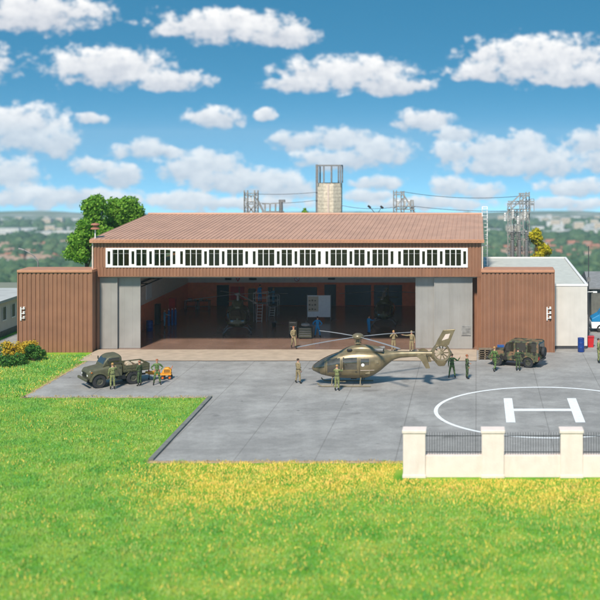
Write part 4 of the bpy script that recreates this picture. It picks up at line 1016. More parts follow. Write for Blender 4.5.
def loft_parts(secs, n=5, nr=48, exp=2.4, split=None, names=None, parent=None, mats=None, exps=None):
    """secs (x, top, bottom, halfwidth); split(c) -> index of the part a face belongs to"""
    S_ = interp_sections(secs, n); V = []; 
    for (X_, top, bot, hw) in S_:
        zc = (top + bot) / 2; hh = max(.01, (top - bot) / 2); hw = max(.01, hw)
        for k_ in range(nr):
            a = 2 * PI * k_ / nr; c, s = math.cos(a), math.sin(a); e = 2 / exp
            V.append(Vector((X_, hw * math.copysign(abs(c) ** e, c), zc + hh * math.copysign(abs(s) ** e, s))))
    Fs = []
    for i in range(len(S_) - 1):
        for k_ in range(nr): Fs.append((i * nr + k_, i * nr + (k_ + 1) % nr, (i + 1) * nr + (k_ + 1) % nr, (i + 1) * nr + k_))
    caps = [tuple(range(nr))[::-1], tuple((len(S_) - 1) * nr + k_ for k_ in range(nr))]
    parts = {}
    for f in Fs:
        c = sum((V[i] for i in f), Vector()) / 4; q = split(c) if split else 0
        if q >= 2 and c.y < 0: q += 100
        parts.setdefault(q, []).append(f)
    parts.setdefault(0, []).extend(caps); res = {}
    for k_, fl in parts.items():
        used = sorted({i for f in fl for i in f}); mp_ = {u: j for j, u in enumerate(used)}
        b = MB(); b.add([V[i] for i in used], [tuple(mp_[i] for i in f) for f in fl])
        par = parent if k_ == 0 else res[0] if 0 in res else parent
        res[k_] = b.build(names[k_ % 100], mats[k_ % 100], parent, smooth='auto')
    return res

# ------------------------------------------------------------------ light helicopter in front
HP = (wp(358, 0, 82.7)[0], 82.7, .012)
he = thing('helicopter', 'glossy khaki gold helicopter with ducted tail rotor parked outside', 'helicopter', HP, 0)
def hsplit(c):
    x_, y_, z_ = c
    if abs(y_) > .25 and -2.15 < x_ < -1.22 and 1.02 + .1 * (x_ + 1.2) < z_ < 2.0 - .16 * (-1.2 - x_) and abs(y_) > .45: return 2
    if abs(y_) > .5 and -1.0 < x_ < .02 and 1.22 < z_ < 2.0: return 3
    if abs(y_) > .5 and .3 < x_ < .82 and 1.45 < z_ < 1.92: return 4
    # windscreen wraps over the nose
    if x_ < -1.35 and z_ > 1.18 + .22 * (x_ + 3.2) * .3 and x_ > -3.12 and not (-2.3 < x_ and abs(y_) > .5) and abs(y_) > .035: return 1
    if x_ < -2.6 and .78 < z_ < 1.0 and abs(y_) > .2 and x_ > -3.0: return 5
    return 0
FS = [(-3.27, 1.2, 1.08, .05), (-3.2, 1.32, 1.0, .22), (-3.05, 1.46, .93, .38), (-2.7, 1.70, .76, .58), (-2.3, 1.92, .65, .69), (-1.7, 2.17, .53, .76), (-1.1, 2.36, .47, .79), (-.5, 2.45, .45, .80), (.1, 2.48, .45, .80),
      (.6, 2.46, .49, .78), (1.1, 2.42, .66, .73), (1.6, 2.39, .98, .62), (2.1, 2.37, 1.40, .46), (2.5, 2.36, 1.70, .33), (2.9, 2.35, 1.85, .25), (3.4, 2.34, 1.90, .21), (5.3, 2.32, 1.98, .16)]
loft_parts(FS, 6, 64, 2.5, hsplit, {0: 'fuselage', 1: 'windscreen', 2: 'cockpit_window', 3: 'cabin_window', 4: 'rear_window', 5: 'chin_window'}, he,
           {0: 'khaki_gloss', 1: 'cockpit_glass', 2: 'cockpit_glass', 3: 'cockpit_glass', 4: 'cockpit_glass', 5: 'cockpit_glass'})
loft_parts([(-1.35, 2.33, 2.2, .12), (-.9, 2.56, 2.15, .32), (-.4, 2.74, 2.1, .44), (.2, 2.82, 2.1, .50), (.8, 2.78, 2.1, .48), (1.4, 2.66, 2.1, .38), (1.9, 2.5, 2.1, .26), (2.2, 2.38, 2.15, .12)], 5, 32, 2.6, None, {0: 'engine_cowling'}, he, {0: 'khaki_gloss'})
for s in (-1, 1):
    b = MB(); b.tube((1.25, s * .36, 2.48), (1.85, s * .5, 2.5), .12, .13, 14); b.tube((1.8, s * .49, 2.5), (1.86, s * .505, 2.5), .10, .10, 14, 1); b.build('exhaust', ['steel_grey', 'black'], he, smooth='auto')
    b = MB(); b.ball((-.55, s * .47, 2.5), (.2, .05, .12)); b.build('air_intake', 'black', he, smooth=True)
    # door seams and handles
    b = MB()
    for X_ in (-2.22, -1.12, .16): b.path([(X_, s * .815 if X_ > -2 else s * .735, .75), (X_ + .03, s * (.82 if X_ > -2 else .74), 1.3), (X_ + .02, s * (.79 if X_ > -2 else .66), 1.85)], .008, 4)
    b.cbox((-1.25, s * .815, .98), (.14, .02, .03)); b.cbox((-.05, s * .825, 1.05), (.14, .02, .03)); b.build('door_seam', 'black', he)
FI = interp_sections(FS, 6)
def surf(X_, z, off=.006):
    for a, c in zip(FI, FI[1:]):
        if a[0] <= X_ <= c[0]:
            t_ = (X_ - a[0]) / max(1e-6, c[0] - a[0]); top, bot, hw = [a[i] + (c[i] - a[i]) * t_ for i in (1, 2, 3)]; zc = (top + bot) / 2; hh = (top - bot) / 2
            u = max(-.999, min(.999, (z - zc) / hh)); return hw * (1 - abs(u) ** 2.5) ** (1 / 2.5) + off
    return .1
for s in (-1, 1):
    b = MB()
    for X_, za, zb in ((.95, .8, 2.2), (1.7, 1.25, 2.2), (.2, .6, 1.0), (-1.15, .6, 1.0)): b.path([(X_, s * surf(X_, za + (zb - za) * i / 6, .001), za + (zb - za) * i / 6) for i in range(7)], .007, 4)
    for z, xa, xb in ((1.02, -2.2, 1.1), (2.1, -.9, 1.9), (.72, -1.9, .6)): b.path([(xa + (xb - xa) * i / 10, s * surf(xa + (xb - xa) * i / 10, z, .001), z) for i in range(11)], .006, 4)
    b.build('panel_seam', 'iron_dark', he)
    b = MB(); b.path([(.25 + .12 * i, s * surf(.25 + .12 * i, 1.12, .004), 1.12) for i in range(9)], .018, 4); b.build('light_stripe', 'cream_trim', he)
    for X_, z in ((1.35, 1.7), (.75, .95)):
        b = MB(); y_ = s * surf(X_, z, .0); b.box(X_ - .16, X_ + .16, min(y_, y_ + s * .012), max(y_, y_ + s * .012), z - .1, z + .1); b.build('access_panel', 'khaki_matte', he, bevel=.004)
# rotor mast and gear
b = MB(); b.tube((0, 0, 2.7), (0, 0, 3.2), .14, .11, 14); b.lathe([(.25, 2.9), (.25, 2.95), (.13, 2.96)], n=16)
for a in range(4):
    an = a * PI / 2 + .69; b.tube((.22 * math.cos(an), .22 * math.sin(an), 2.93), (.3 * math.cos(an), .3 * math.sin(an), 3.3), .02)
b.build('rotor_mast', 'khaki_matte', he, smooth='auto')
b = MB(); b.lathe([(.01, 3.62), (.2, 3.6), (.36, 3.52), (.42, 3.4), (.40, 3.28), (.2, 3.2), (.01, 3.19)], n=24); b.build('rotor_hub', 'khaki_gloss', he, smooth=True)
for a in range(4):
    an = math.radians(40 + 90 * a); d = Vector((math.cos(an), math.sin(an), 0)); n_ = Vector((-d.y, d.x, 0)); b = MB(); prof = []
    rs = [.3, .7, 1.0, 2.2, 3.6, 4.6, 4.95, 5.02]; ws = [.06, .06, .13, .13, .13, .13, .11, .05]; vs = []
    for r, w in zip(rs, ws):
        z = 3.36 - .012 * r * r * .6; c = d * r
        vs += [c + n_ * w + Vector((0, 0, z)), c + Vector((0, 0, z + .025)), c - n_ * w + Vector((0, 0, z)), c + Vector((0, 0, z - .018))]
    fs = []
    for i in range(len(rs) - 1):
        for j in range(4): fs.append((4 * i + j, 4 * i + (j + 1) % 4, 4 * i + 4 + (j + 1) % 4, 4 * i + 4 + j))
    fs += [(0, 1, 2, 3), tuple(4 * (len(rs) - 1) + j for j in range(4))]
    b.add(vs, fs); b.build('rotor_blade', 'blade_grey', he)
# skids
for s in (-1, 1):
    b = MB(); b.path([(-2.75, s * .98, .26), (-2.6, s * .98, .12), (-2.45, s * .98, .06), (1.0, s * .98, .06)], .045, 8); b.build('skid', 'khaki_matte', he)
for X_ in (-1.75, .25): b = MB(); b.path([(X_, -.98, .08), (X_, -.82, .42), (X_, -.5, .55), (X_, .5, .55), (X_, .82, .42), (X_, .98, .08)], .04, 8); b.build('landing_gear_strut', 'khaki_matte', he)
for s in (-1, 1): b = MB(); b.cbox((-1.1, s * .9, .36), (.7, .16, .03)); b.path([(-1.4, s * .9, .36), (-1.4, s * .96, .08)], .015, 5); b.build('step', 'khaki_matte', he)
# tail: duct housing, fin, stabiliser
cxT, czT = 5.94, 2.23
outl = [(5.1, 1.98), (5.15, 2.36), (5.48, 2.80), (6.32, 2.80), (6.72, 2.18), (6.40, 1.72), (6.15, 1.30), (5.72, 1.28), (5.45, 1.62)]
def ray_poly(ang):
    d = Vector((math.cos(ang), math.sin(ang))); best = 9
    for i in range(len(outl)):
        p = Vector(outl[i]) - Vector((cxT, czT)); q = Vector(outl[(i + 1) % len(outl)]) - Vector((cxT, czT)); e = q - p; den = d.x * e.y - d.y * e.x
        if abs(den) < 1e-9: continue
        t_ = (p.x * e.y - p.y * e.x) / den; u = (p.x * d.y - p.y * d.x) / den
        if t_ > 0 and -1e-6 <= u <= 1 + 1e-6: best = min(best, t_)
    return best
n_ = 72; vs = []; fs = []; R_ = .5
for s in (-1, 1):
    for k_ in range(n_):
        a = 2 * PI * k_ / n_; ro = ray_poly(a); c, si = math.cos(a), math.sin(a)
        vs += [(cxT + R_ * c, s * .17, czT + R_ * si), (cxT + (R_ + .1) * c, s * .19, czT + (R_ + .1) * si), (cxT + ro * c, s * .05, czT + ro * si)]
for k_ in range(n_):
    j = (k_ + 1) % n_
    for h in (0, 1):
        o0 = h * 3 * n_; fs += [(o0 + 3 * k_, o0 + 3 * j, o0 + 3 * j + 1, o0 + 3 * k_ + 1), (o0 + 3 * k_ + 1, o0 + 3 * j + 1, o0 + 3 * j + 2, o0 + 3 * k_ + 2)]
    o1 = 3 * n_; fs += [(3 * k_, 3 * j, o1 + 3 * j, o1 + 3 * k_), (3 * k_ + 2, 3 * j + 2, o1 + 3 * j + 2, o1 + 3 * k_ + 2)]
b = MB(); b.add(vs, fs); duct = b.build('tail_rotor_housing', 'khaki_gloss', he, smooth='auto')
b = MB(); b.lathe([(.01, -.1), (.1, -.09), (.12, .1), (.01, .12)], (cxT, 0, czT), 'y', 14)
for k_ in range(10):
    a = 2 * PI * k_ / 10 + (.12 if k_ % 3 else 0); p = Vector((cxT + .1 * math.cos(a), -.03, czT + .1 * math.sin(a))); q = Vector((cxT + .485 * math.cos(a), .02, czT + .485 * math.sin(a)))
    sd = Vector((-math.sin(a), 0, math.cos(a))); vv = []
    for c in (p, q): vv += [c + sd * .04 + Vector((0, -.02, 0)), c - sd * .04 + Vector((0, .02, 0)), c - sd * .035 + Vector((0, .035, 0)), c + sd * .045 + Vector((0, -.005, 0))]
    b.add(vv, [(0, 1, 5, 4), (1, 2, 6, 5), (2, 3, 7, 6), (3, 0, 4, 7), (3, 2, 1, 0), (4, 5, 6, 7)])
b.build('tail_rotor', 'khaki_matte', duct, smooth='auto')
b = MB(); b.prism([(5.48, 2.78), (5.62, 3.1), (6.05, 3.85), (6.92, 3.90), (6.82, 3.70), (6.45, 2.78)], -.055, .055); fin = b.build('tail_fin', 'khaki_gloss', he, bevel=.02)
b = MB()
for s in (-.062, .056): b.prism([(5.95, 3.1), (6.22, 3.55), (6.55, 3.6), (6.42, 3.25)], s, s + .006)
b.build('fin_panel', 'cream_trim', fin)
b = MB(); b.prism([(4.25, 2.12), (4.85, 2.12), (4.85, 2.16), (4.25, 2.18)], -1.2, 1.2); b.build('stabiliser', 'khaki_gloss', he)
for s in (-1, 1):
    b = MB(); y_ = s * 1.22; b.prism([(4.2, 2.25), (4.62, 2.35), (4.9, 2.2), (5.18, 1.36), (4.88, 1.34), (4.55, 1.9)], y_ - .02, y_ + .02); b.build('end_plate', 'khaki_gloss', he)
b = MB(); b.tube((.45, 0, .46), (.45, 0, .28), .03, .015); b.tube((-3.26, 0, 1.1), (-3.5, 0, 1.08), .015); b.cbox((-.3, 0, .41), (.4, .2, .08)); b.build('antenna', 'black', he)
b = MB(); b.ball((.42, -.80, 1.5), (.12, .02, .12)); b.build('round_emblem', 'porcelain', he)

# ------------------------------------------------------------------ helicopters inside (seen from the front): forward -Y built as forward -X, rotated
def indoor_heli(label, loc, rz, m_, scale, blades_deg, boxy=2.4):
    h_ = thing('helicopter', label, 'helicopter', loc, rz, None, scale)
    secs = [(-2.1, 1.2, 1.02, .1), (-2.0, 1.4, .88, .45), (-1.7, 1.75, .7, .8), (-1.2, 2.1, .58, 1.0), (-.5, 2.3, .52, 1.06), (.3, 2.35, .52, 1.06), (1.1, 2.32, .6, 1.0), (1.9, 2.25, .9, .8), (2.5, 2.2, 1.3, .5), (3.0, 2.15, 1.65, .25), (6.5, 2.1, 1.85, .12)]
    def sp(c):
        x_, y_, z_ = c
        if x_ < -1.05 and z_ > 1.12 and abs(y_) > .05 and x_ > -2.02 and not (.62 < abs(y_) < .7): return 1
        if x_ < -1.3 and .72 < z_ < 1.0 and .2 < abs(y_) < .8: return 1
        if abs(y_) > .8 and -.9 < x_ < 1 and 1.3 < z_ < 2.0: return 2
        return 0
    r_ = loft_parts(secs, 5, 48, boxy, sp, {0: 'fuselage', 1: 'windscreen', 2: 'side_window'}, h_, {0: m_, 1: 'dark_glass', 2: 'dark_glass'})
    loft_parts([(-.9, 2.35, 2.1, .2), (-.4, 2.7, 2.1, .45), (.4, 2.85, 2.1, .5), (1.3, 2.75, 2.1, .42), (2.2, 2.4, 2.1, .2)], 4, 24, 2.6, None, {0: 'engine_cowling'}, h_, {0: m_})
    b = MB(); b.tube((0, 0, 2.7), (0, 0, 3.25), .12, .1); b.lathe([(.01, 3.5), (.22, 3.45), (.28, 3.3), (.01, 3.2)], n=16); b.build('rotor_mast', 'steel_grey', h_, smooth='auto')
    for dg in blades_deg:
        a = math.radians(dg); d = Vector((math.cos(a), math.sin(a), 0)); n2 = Vector((-d.y, d.x, 0)); b = MB(); vs = []
        for r, w in ((.2, .05), (.8, .07), (1.0, .13), (4.7, .13)):
            z = 3.34 - .01 * r * r
            vs += [d * r + n2 * w + Vector((0, 0, z)), d * r + Vector((0, 0, z + .03)), d * r - n2 * w + Vector((0, 0, z)), d * r + Vector((0, 0, z - .02))]
        fs = [(4 * i + j, 4 * i + (j + 1) % 4, 4 * i + 4 + (j + 1) % 4, 4 * i + 4 + j) for i in range(3) for j in range(4)] + [(0, 1, 2, 3), (12, 13, 14, 15)]
        b.add(vs, fs); b.build('rotor_blade', 'blade_grey', h_)
    for s in (-1, 1):
        b = MB(); b.path([(-2.2, s * 1.2, .28), (-2.0, s * 1.2, .1), (-1.8, s * 1.2, .06), (1.6, s * 1.2, .06)], .05, 8); b.build('skid', 'steel_grey', h_)
    for X_ in (-1.1, 1.0): b = MB(); b.path([(X_, -1.2, .08), (X_, -.85, .5), (X_, -.4, .62), (X_, .4, .62), (X_, .85, .5), (X_, 1.2, .08)], .045, 8); b.build('landing_gear_strut', 'steel_grey', h_)
    b = MB(); b.prism([(5.8, 2.0), (6.5, 3.2), (6.95, 3.2), (6.6, 1.85)], -.05, .05); b.box(5.3, 5.8, -1.1, 1.1, 2.0, 2.05); b.build('tail_fin', m_, h_)
    for s in (-1, 1):
        b = MB(); b.ball((-1.93, s * .22, .95), .07, 10, 8); b.build('headlight', 'porcelain', h_, smooth=True)
    return h_
p = fl_(235, 334, .02); indoor_heli('olive glass-nosed helicopter at left inside the hangar', (p[0], p[1] + 1.2, .02), PI / 2 + .18, 'olive', 1.02, (20, 110, 200, 290))
p = fl_(383.5, 326, .02); indoor_heli('dark helicopter standing in the shade at right inside the hangar', (p[0], p[1] + 1.4, .02), PI / 2 + .02, 'olive', .92, (90, 0, 180, 270), 2.2)

# ------------------------------------------------------------------ truck
tr = thing('army_truck', 'olive green short army truck with open cargo bed', 'truck', (-25.85, 82.75, .012), math.radians(35), scale=.98)
cab = [(-2.0, 1.18, .72, .70), (-1.93, 1.28, .62, .80), (-1.6, 1.38, .60, .86), (-1.1, 1.46, .60, .90), (-.75, 1.52, .60, .93), (-.3, 1.55, .60, .95), (.2, 1.55, .62, .95), (.42, 1.52, .64, .93)]
loft_parts(cab, 5, 40, 4.5, None, {0: 'bonnet_and_cab'}, tr, {0: 'olive'})
up_ = [(-.95, 1.50, 1.38, .80), (-.82, 1.78, 1.38, .82), (-.62, 2.08, 1.38, .80), (-.4, 2.2, 1.38, .80), (0, 2.24, 1.38, .80), (.32, 2.2, 1.38, .80), (.42, 2.1, 1.38, .78)]
def csp(c):
    if c.x < -.58 and 1.62 < c.z < 2.02 and .04 < abs(c.y) < .68: return 1
    if abs(c.y) > .7 and -.5 < c.x < .25 and 1.6 < c.z < 2.02: return 2
    return 0
loft_parts(up_, 6, 56, 4.5, csp, {0: 'cab_roof', 1: 'windscreen', 2: 'side_window'}, tr, {0: 'olive', 1: 'dark_glass', 2: 'dark_glass'})
for s in (-1, 1):      # fenders
    b = MB(); pts = [(-1.22 + .66 * math.cos(a), .50 + .60 * math.sin(a)) for a in np.linspace(PI * 1.0, .08, 10)] + [(-1.22 + .54 * math.cos(a), .50 + .50 * math.sin(a)) for a in np.linspace(.08, PI * 1.0, 10)]
    lo, hi = sorted((s * .72, s * 1.03)); b.prism(pts, lo, hi); b.build('fender', 'olive', tr, bevel=.02)
    b = MB(); b.ball((-1.96, s * .62, .92), (.06, .12, .12), 16, 10); b.build('headlight', 'porcelain', tr, smooth=True)
    b = MB(); b.ball((-1.75, s * .88, 1.13), (.06, .05, .04)); b.build('indicator', 'orange_lamp', tr, smooth=True)
    b = MB(); b.box(-.45, .38, min(s * .955, s * .965), max(s * .955, s * .965), .72, 1.5); dr = b.build('cab_door', 'olive', tr, bevel=.004)
    b = MB(); b.cbox((.26, s * .98, 1.3), (.14, .03, .03)); b.build('handle', 'black', dr)
    b = MB(); b.bar((-.62, s * .92, 1.72), (-.68, s * 1.12, 1.80), .025); b.cbox((-.68, s * 1.16, 1.84), (.04, .14, .22)); b.build('mirror', 'black', tr)
    b = MB(); b.box(-.5, .3, min(s * .9, s * 1.06), max(s * .9, s * 1.06), .42, .47); b.build('step', 'olive', tr)
b = MB(); b.box(-2.22, -2.08, -.98, .98, .56, .74); b.build('bumper', 'olive', tr, bevel=.03)
b = MB(); 
for i in range(9): b.box(-2.035, -2.0, -.4 + i * .1 - .025, -.4 + i * .1 + .025, .82, 1.1)
b.build('grille', 'black', tr)
b = MB(); b.box(-1.9, 2.3, -.42, -.3, .5, .62); b.box(-1.9, 2.3, .3, .42, .5, .62); b.box(-1.32, -1.12, -.8, .8, .42, .52); b.box(1.12, 1.32, -.8, .8, .42, .52); b.box(.1, .7, -.9, -.5, .45, .75); b.build('chassis', 'black', tr)
b = MB(); b.box(.5, 2.4, -1.0, 1.0, .93, 1.0); bed = b.build('cargo_bed', 'olive', tr, bevel=.01)
b = MB(); b.box(.5, 2.4, -1.03, -.985, 1.003, 1.42); b.box(.5, 2.4, .985, 1.03, 1.003, 1.42); b.box(.48, .53, -.984, .984, 1.003, 1.55); b.box(2.37, 2.42, -.984, .984, 1.003, 1.42)
for i in range(5): X_ = .65 + i * .4; b.box(X_, X_ + .05, -1.055, -1.031, .95, 1.42); b.box(X_, X_ + .05, 1.031, 1.055, .95, 1.42)
b.box(.5, 2.4, -1.06, -1.031, 1.2, 1.24); b.build('side_board', 'olive', bed)
for X_ in (.95, 1.95):
    b = MB(); b.path([(X_, -.98, 1.42), (X_, -.95, 1.5)], .02); 
b = MB()
pts = [(1.23 + .62 * math.cos(a), .50 + .56 * math.sin(a)) for a in np.linspace(PI * .9, .3, 8)] + [(1.23 + .54 * math.cos(a), .50 + .50 * math.sin(a)) for a in np.linspace(.3, PI * .9, 8)]
b.prism(pts, -1.0, -.7); b.prism(pts, .7, 1.0); b.build('rear_fender', 'olive', tr)
b = MB(); b.box(2.40, 2.44, -.9, -.7, .75, .88); b.box(2.40, 2.44, .7, .9, .75, .88); b.build('tail_light', 'red_paint', tr)
for X_ in (-1.22, 1.23):
    for s in (-1, 1): wheel_into(tr, X_, s * .84, .48, .48, .26, s)
def on_truck(x_, y_, z_): 
    a = math.radians(35); s = .98; return (-25.85 + s * (x_ * math.cos(a) - y_ * math.sin(a)), 82.75 + s * (x_ * math.sin(a) + y_ * math.cos(a)), .012 + s * z_)
sk = thing('cargo_sack', 'cream rolled tarpaulin lying on the truck bed', 'sack', on_truck(1.2, .1, 1.0), .5)
b = MB(); b.lathe([(.02, -.55), (.2, -.55), (.24, -.3), (.22, 0), (.25, .3), (.2, .55), (.02, .55)], (0, 0, .24), 'y', 16); b.build('roll', 'sack', sk, smooth='auto')
b = MB(); b.lathe([(.245, -.27), (.26, -.25), (.245, -.23)], (0, 0, .24), 'y', 16); b.lathe([(.255, .23), (.265, .25), (.255, .27)], (0, 0, .24), 'y', 16); b.build('strap', 'wood', sk)
bx_ = thing('ammunition_crate', 'wooden crate beside the tarpaulin on the truck bed', 'crate', on_truck(1.75, -.2, 1.0), .6)
b = MB(); b.box(-.28, .28, -.45, .45, 0, .4); cr_ = b.build('body', 'wood', bx_, bevel=.01)
b = MB(); b.box(-.3, .3, -.47, .47, .402, .46); b.build('lid', 'sack', bx_, bevel=.01)

# ------------------------------------------------------------------ camouflaged off-road car
jx, jy = 3.15, 89.9
jp = thing('offroad_car', 'camouflaged boxy off-road car parked at the right wing', 'car', (jx, jy, .012), math.radians(-20))
b = MB(); b.prism([(-2.05, .5), (-2.08, .85), (-2.0, 1.1), (-.85, 1.18), (-.85, 1.16), (1.95, 1.16), (2.0, .5)], -.85, .85); jb = b.build('body', 'camo_car', jp, bevel=.05)
b = MB()
b.prism([(-.86, 1.163), (-.5, 1.86), (-.42, 1.9), (1.9, 1.9), (1.97, 1.82), (2.0, 1.163), ], -.82, .82); b.build('cabin', 'dark_glass', jp, bevel=.04)
b = MB(); b.prism([(-.55, 1.84), (-.4, 1.96), (1.85, 1.98), (2.0, 1.86)], -.84, .84); b.build('roof', 'camo_car', jp, bevel=.04)
for s in (-1, 1):
    b = MB(); y0_, y1_ = sorted((s * .805, s * .845))
    for (xa, xb, xt, xu) in ((-.9, -.78, -.55, -.43), (.02, .16, .02, .16), (.98, 1.12, .98, 1.12), (1.84, 2.01, 1.82, 1.99)):
        b.prism([(xa, 1.15), (xb, 1.15), (xu, 1.86), (xt, 1.86)], y0_, y1_)
    b.build('window_pillar', 'camo_car', jp)
    for xc in (-1.32, 1.18):
        b = MB(); pts = [(xc + .55 * math.cos(a), .42 + .52 * math.sin(a)) for a in np.linspace(PI, 0, 12)] + [(xc + .44 * math.cos(a), .42 + .42 * math.sin(a)) for a in np.linspace(0, PI, 12)]
        y2, y3 = sorted((s * .852, s * .95)); b.prism(pts, y2, y3); b.build('wheel_arch', 'camo_car', jp)
    b = MB(); y2, y3 = sorted((s * .851, s * .865)); b.box(-.72, .02, y2, y3, .55, 1.14); b.box(.1, .72, y2, y3, .55, 1.14); b.build('door', 'camo_car', jp, bevel=.004)
    b = MB(); b.cbox((-.08, s * .88, 1.02), (.12, .03, .03)); b.cbox((.62, s * .88, 1.02), (.12, .03, .03)); b.build('handle', 'black', jp)
    b = MB(); b.ball((-2.07, s * .6, .9), (.04, .1, .1)); b.build('headlight', 'porcelain', jp, smooth=True)
    b = MB(); b.box(2.0, 2.03, min(s * .62, s * .8), max(s * .62, s * .8), .62, .85); b.build('tail_light', 'red_paint', jp)
    b = MB(); b.cbox((-.72, s * .97, 1.28), (.06, .18, .14)); b.build('mirror', 'black', jp)
    for xc in (-1.32, 1.18): wheel_into(jp, xc, s * .76, .40, .40, .22, s)
b = MB(); b.box(-2.2, -2.1, -.8, .8, .5, .66); b.box(2.03, 2.12, -.8, .8, .48, .62); b.build('bumper', 'iron_dark', jp, bevel=.02)
b = MB(); b.box(1.985, 2.01, -.55, .55, 1.25, 1.8); b.build('rear_window', 'dark_glass', jp)
b = MB(); b.lathe([(.18, -.11), (.36, -.11), (.39, 0), (.36, .11), (.05, .11), (.05, 0)], (0, 0, 0), 'y', 24); b.v = [(2.14 + v[1], v[0] + .15, v[2] + 1.12) for v in b.v]; b.build('spare_wheel', 'rubber', jp, smooth='auto')
b = MB(); b.box(-1.8, 1.9, -.5, .5, .38, .5); b.box(-1.38, -1.26, -.7, .7, .34, .46); b.box(1.12, 1.24, -.7, .7, .34, .46); b.build('chassis', 'black', jp)

# ------------------------------------------------------------------ small props outside
def pallet_stack(label, loc, n, w=1.2, d=.8, rz=0):
    t_ = thing('pallet', None, None, loc, rz); bpy.data.objects.remove(t_)
    for i in range(n):
        o = thing('pallet', f'wooden pallet, {["bottom", "second", "third", "fourth", "top"][i] if i < n - 1 else "topmost"} of the stack at the right hangar corner', 'pallet', (loc[0], loc[1], loc[2] + i * .165), rz + (i % 3 - 1) * .04, 'stacked wooden pallets')
        b = MB()
        for j in range(6): yy = -d / 2 + j * d / 5.5; b.box(-w / 2, w / 2, yy, yy + .11, .125, .15)
        b.build('deck', 'wood', o)
        b = MB()
        for xx in (-w / 2, -.05, w / 2 - .1): b.box(xx, xx + .1, -d / 2, d / 2, .02, .124)
        b.build('bearer', 'wood', o)
pallet_stack('', (*gp(485, 359), .012), 5, 1.0, .8)
o = thing('long_pallet', 'long flat pallet with blue box on it behind the car', 'pallet', (*gp(500, 355), .012)); b = MB()
for j in range(6): b.box(-.85, .75, -.45 + j * .16, -.45 + j * .16 + .12, .40, .43)
for xx in (-.85, -.1, .65): b.box(xx, xx + .1, -.45, .45, 0, .399)
b.build('deck', 'wood', o)
o = thing('blue_crate', 'small blue crate on the long pallet behind the car', 'crate', (gp(500.7, 355)[0], gp(500, 355)[1], .445)); b = MB()
b.box(-.27, .27, -.2, .2, 0, .04); b.box(-.27, -.24, -.2, .2, .041, .32); b.box(.24, .27, -.2, .2, .041, .32); b.box(-.239, .239, -.2, -.17, .041, .32); b.box(-.239, .239, .17, .2, .041, .32); b.build('body', 'blue_box', o)
b = MB(); b.box(-.28, .28, -.21, .21, .321, .36); b.build('lid', 'blue_box', o)
def drum(name, label, loc, r, h, m_, group=None):
    t_ = thing(name, label, 'barrel', loc, 0, group); b = MB(); pr = [(.01, .01), (r * .95, .01), (r, .04)]
    for q in (.33, .66): pr += [(r, h * q - .03), (r * 1.05, h * q), (r, h * q + .03)]
    pr += [(r, h - .04), (r * 1.03, h - .02), (r * 1.03, h), (r * .93, h), (r * .93, h - .03), (.01, h - .03)]
    b.lathe(pr, n=24); b.build('drum', m_, t_, smooth='auto')
    b = MB(); b.lathe([(.01, h - .028), (.04, h - .028), (.04, h + .005), (.01, h + .005)], (r * .5, 0, 0), n=10); b.build('bung', 'black', t_)
    return t_
drum('blue_barrel', 'tall blue barrel in front of the white annex', pp(581, 352), .27, 1.15, 'blue_drum')
# yellow trolley
p = gp(166.5, 379); ty = thing('yellow_trolley', 'orange yellow ground trolley with tow bar behind the truck', 'trolley', (p[0], p[1], .012), .15)
b = MB(); b.box(-.38, .36, -.3, .3, .30, .42); b.build('frame', 'yellow_paint', ty, bevel=.02)
b = MB(); b.prism([(-.3, .421), (.34, .421), (.36, .65), (.15, .84), (-.12, .82), (-.28, .6)], -.24, .24); hd = b.build('motor_cover', 'yellow_paint', ty, bevel=.05)
b = MB()
for i in range(4): b.box(-.12 + i * .1, -.07 + i * .1, -.255, -.242, .5, .72)
b.build('vent_slots', 'black', hd)
b = MB(); b.path([(.3, 0, .7), (.42, 0, .88), (.42, -.18, .9), (.42, .18, .9)], .02); b.build('handle', 'orange_lamp', ty)
b = MB(); b.bar((-.38, -.14, .36), (-1.3, -.05, .42), .09); b.bar((-.38, .14, .36), (-1.3, .05, .42), .09); b.cbox((-.98, 0, .52), (1.0, .4, .12)); b.build('tow_bar', 'yellow_paint', ty)
b = MB(); b.path([(-1.2, 0, .4), (-1.25, 0, .02)], .03); b.ball((-1.25, 0, .05), .06); b.build('prop_leg', 'black', ty)
for X_ in (-.25, .25):
    for s in (-1, 1): wheel_into(ty, X_, s * .3, .15, .15, .08, s, 'rubber', 'orange_lamp')

# ------------------------------------------------------------------ props inside the hangar
FZ = .02
drum('blue_barrel', 'blue barrel at the left wall inside the hangar', fl_(149.5, 331, FZ), .3, .95, 'blue_drum', None)
def cylinders(px, py, label):
    for i in range(1): pass
    p = fl_(px, py, FZ); t_ = thing('gas_cylinder', label, 'gas cylinder', p, 0, 'gas cylinders by the left wall'); b = MB()
    b.lathe([(.01, 0), (.12, 0), (.12, 1.25), (.09, 1.38), (.04, 1.45), (.01, 1.45)], n=16); b.build('bottle', 'blue_box', t_, smooth='auto')
    b = MB(); b.tube((0, 0, 1.44), (0, 0, 1.56), .03); b.tube((-.07, 0, 1.53), (.07, 0, 1.53), .02); b.build('valve', 'chrome', t_)
cylinders(168.8, 325.5, 'blue gas cylinder next to the mechanic at left'); cylinders(172.2, 325, 'blue gas cylinder in the middle of its row'); cylinders(175.4, 324.5, 'rightmost blue gas cylinder by the left wall')
p = fl_(153.5, 324, FZ); t_ = thing('tool_cabinet', 'black tall tool cabinet against the left wall', 'cabinet', p); b = MB(); b.box(-.6, .6, -.3, .35, 0, 1.9); b.build('body', 'black', t_, bevel=.01)
for i in range(2):
    b = MB(); b.box(-.58 + i * .59, -.01 + i * .59, -.32, -.302, .05, 1.85); d_ = b.build('door', 'iron_dark', t_); b = MB(); b.cbox((-.08 + i * .16, -.33, 1.0), (.03, .02, .2)); b.build('handle', 'chrome', d_)
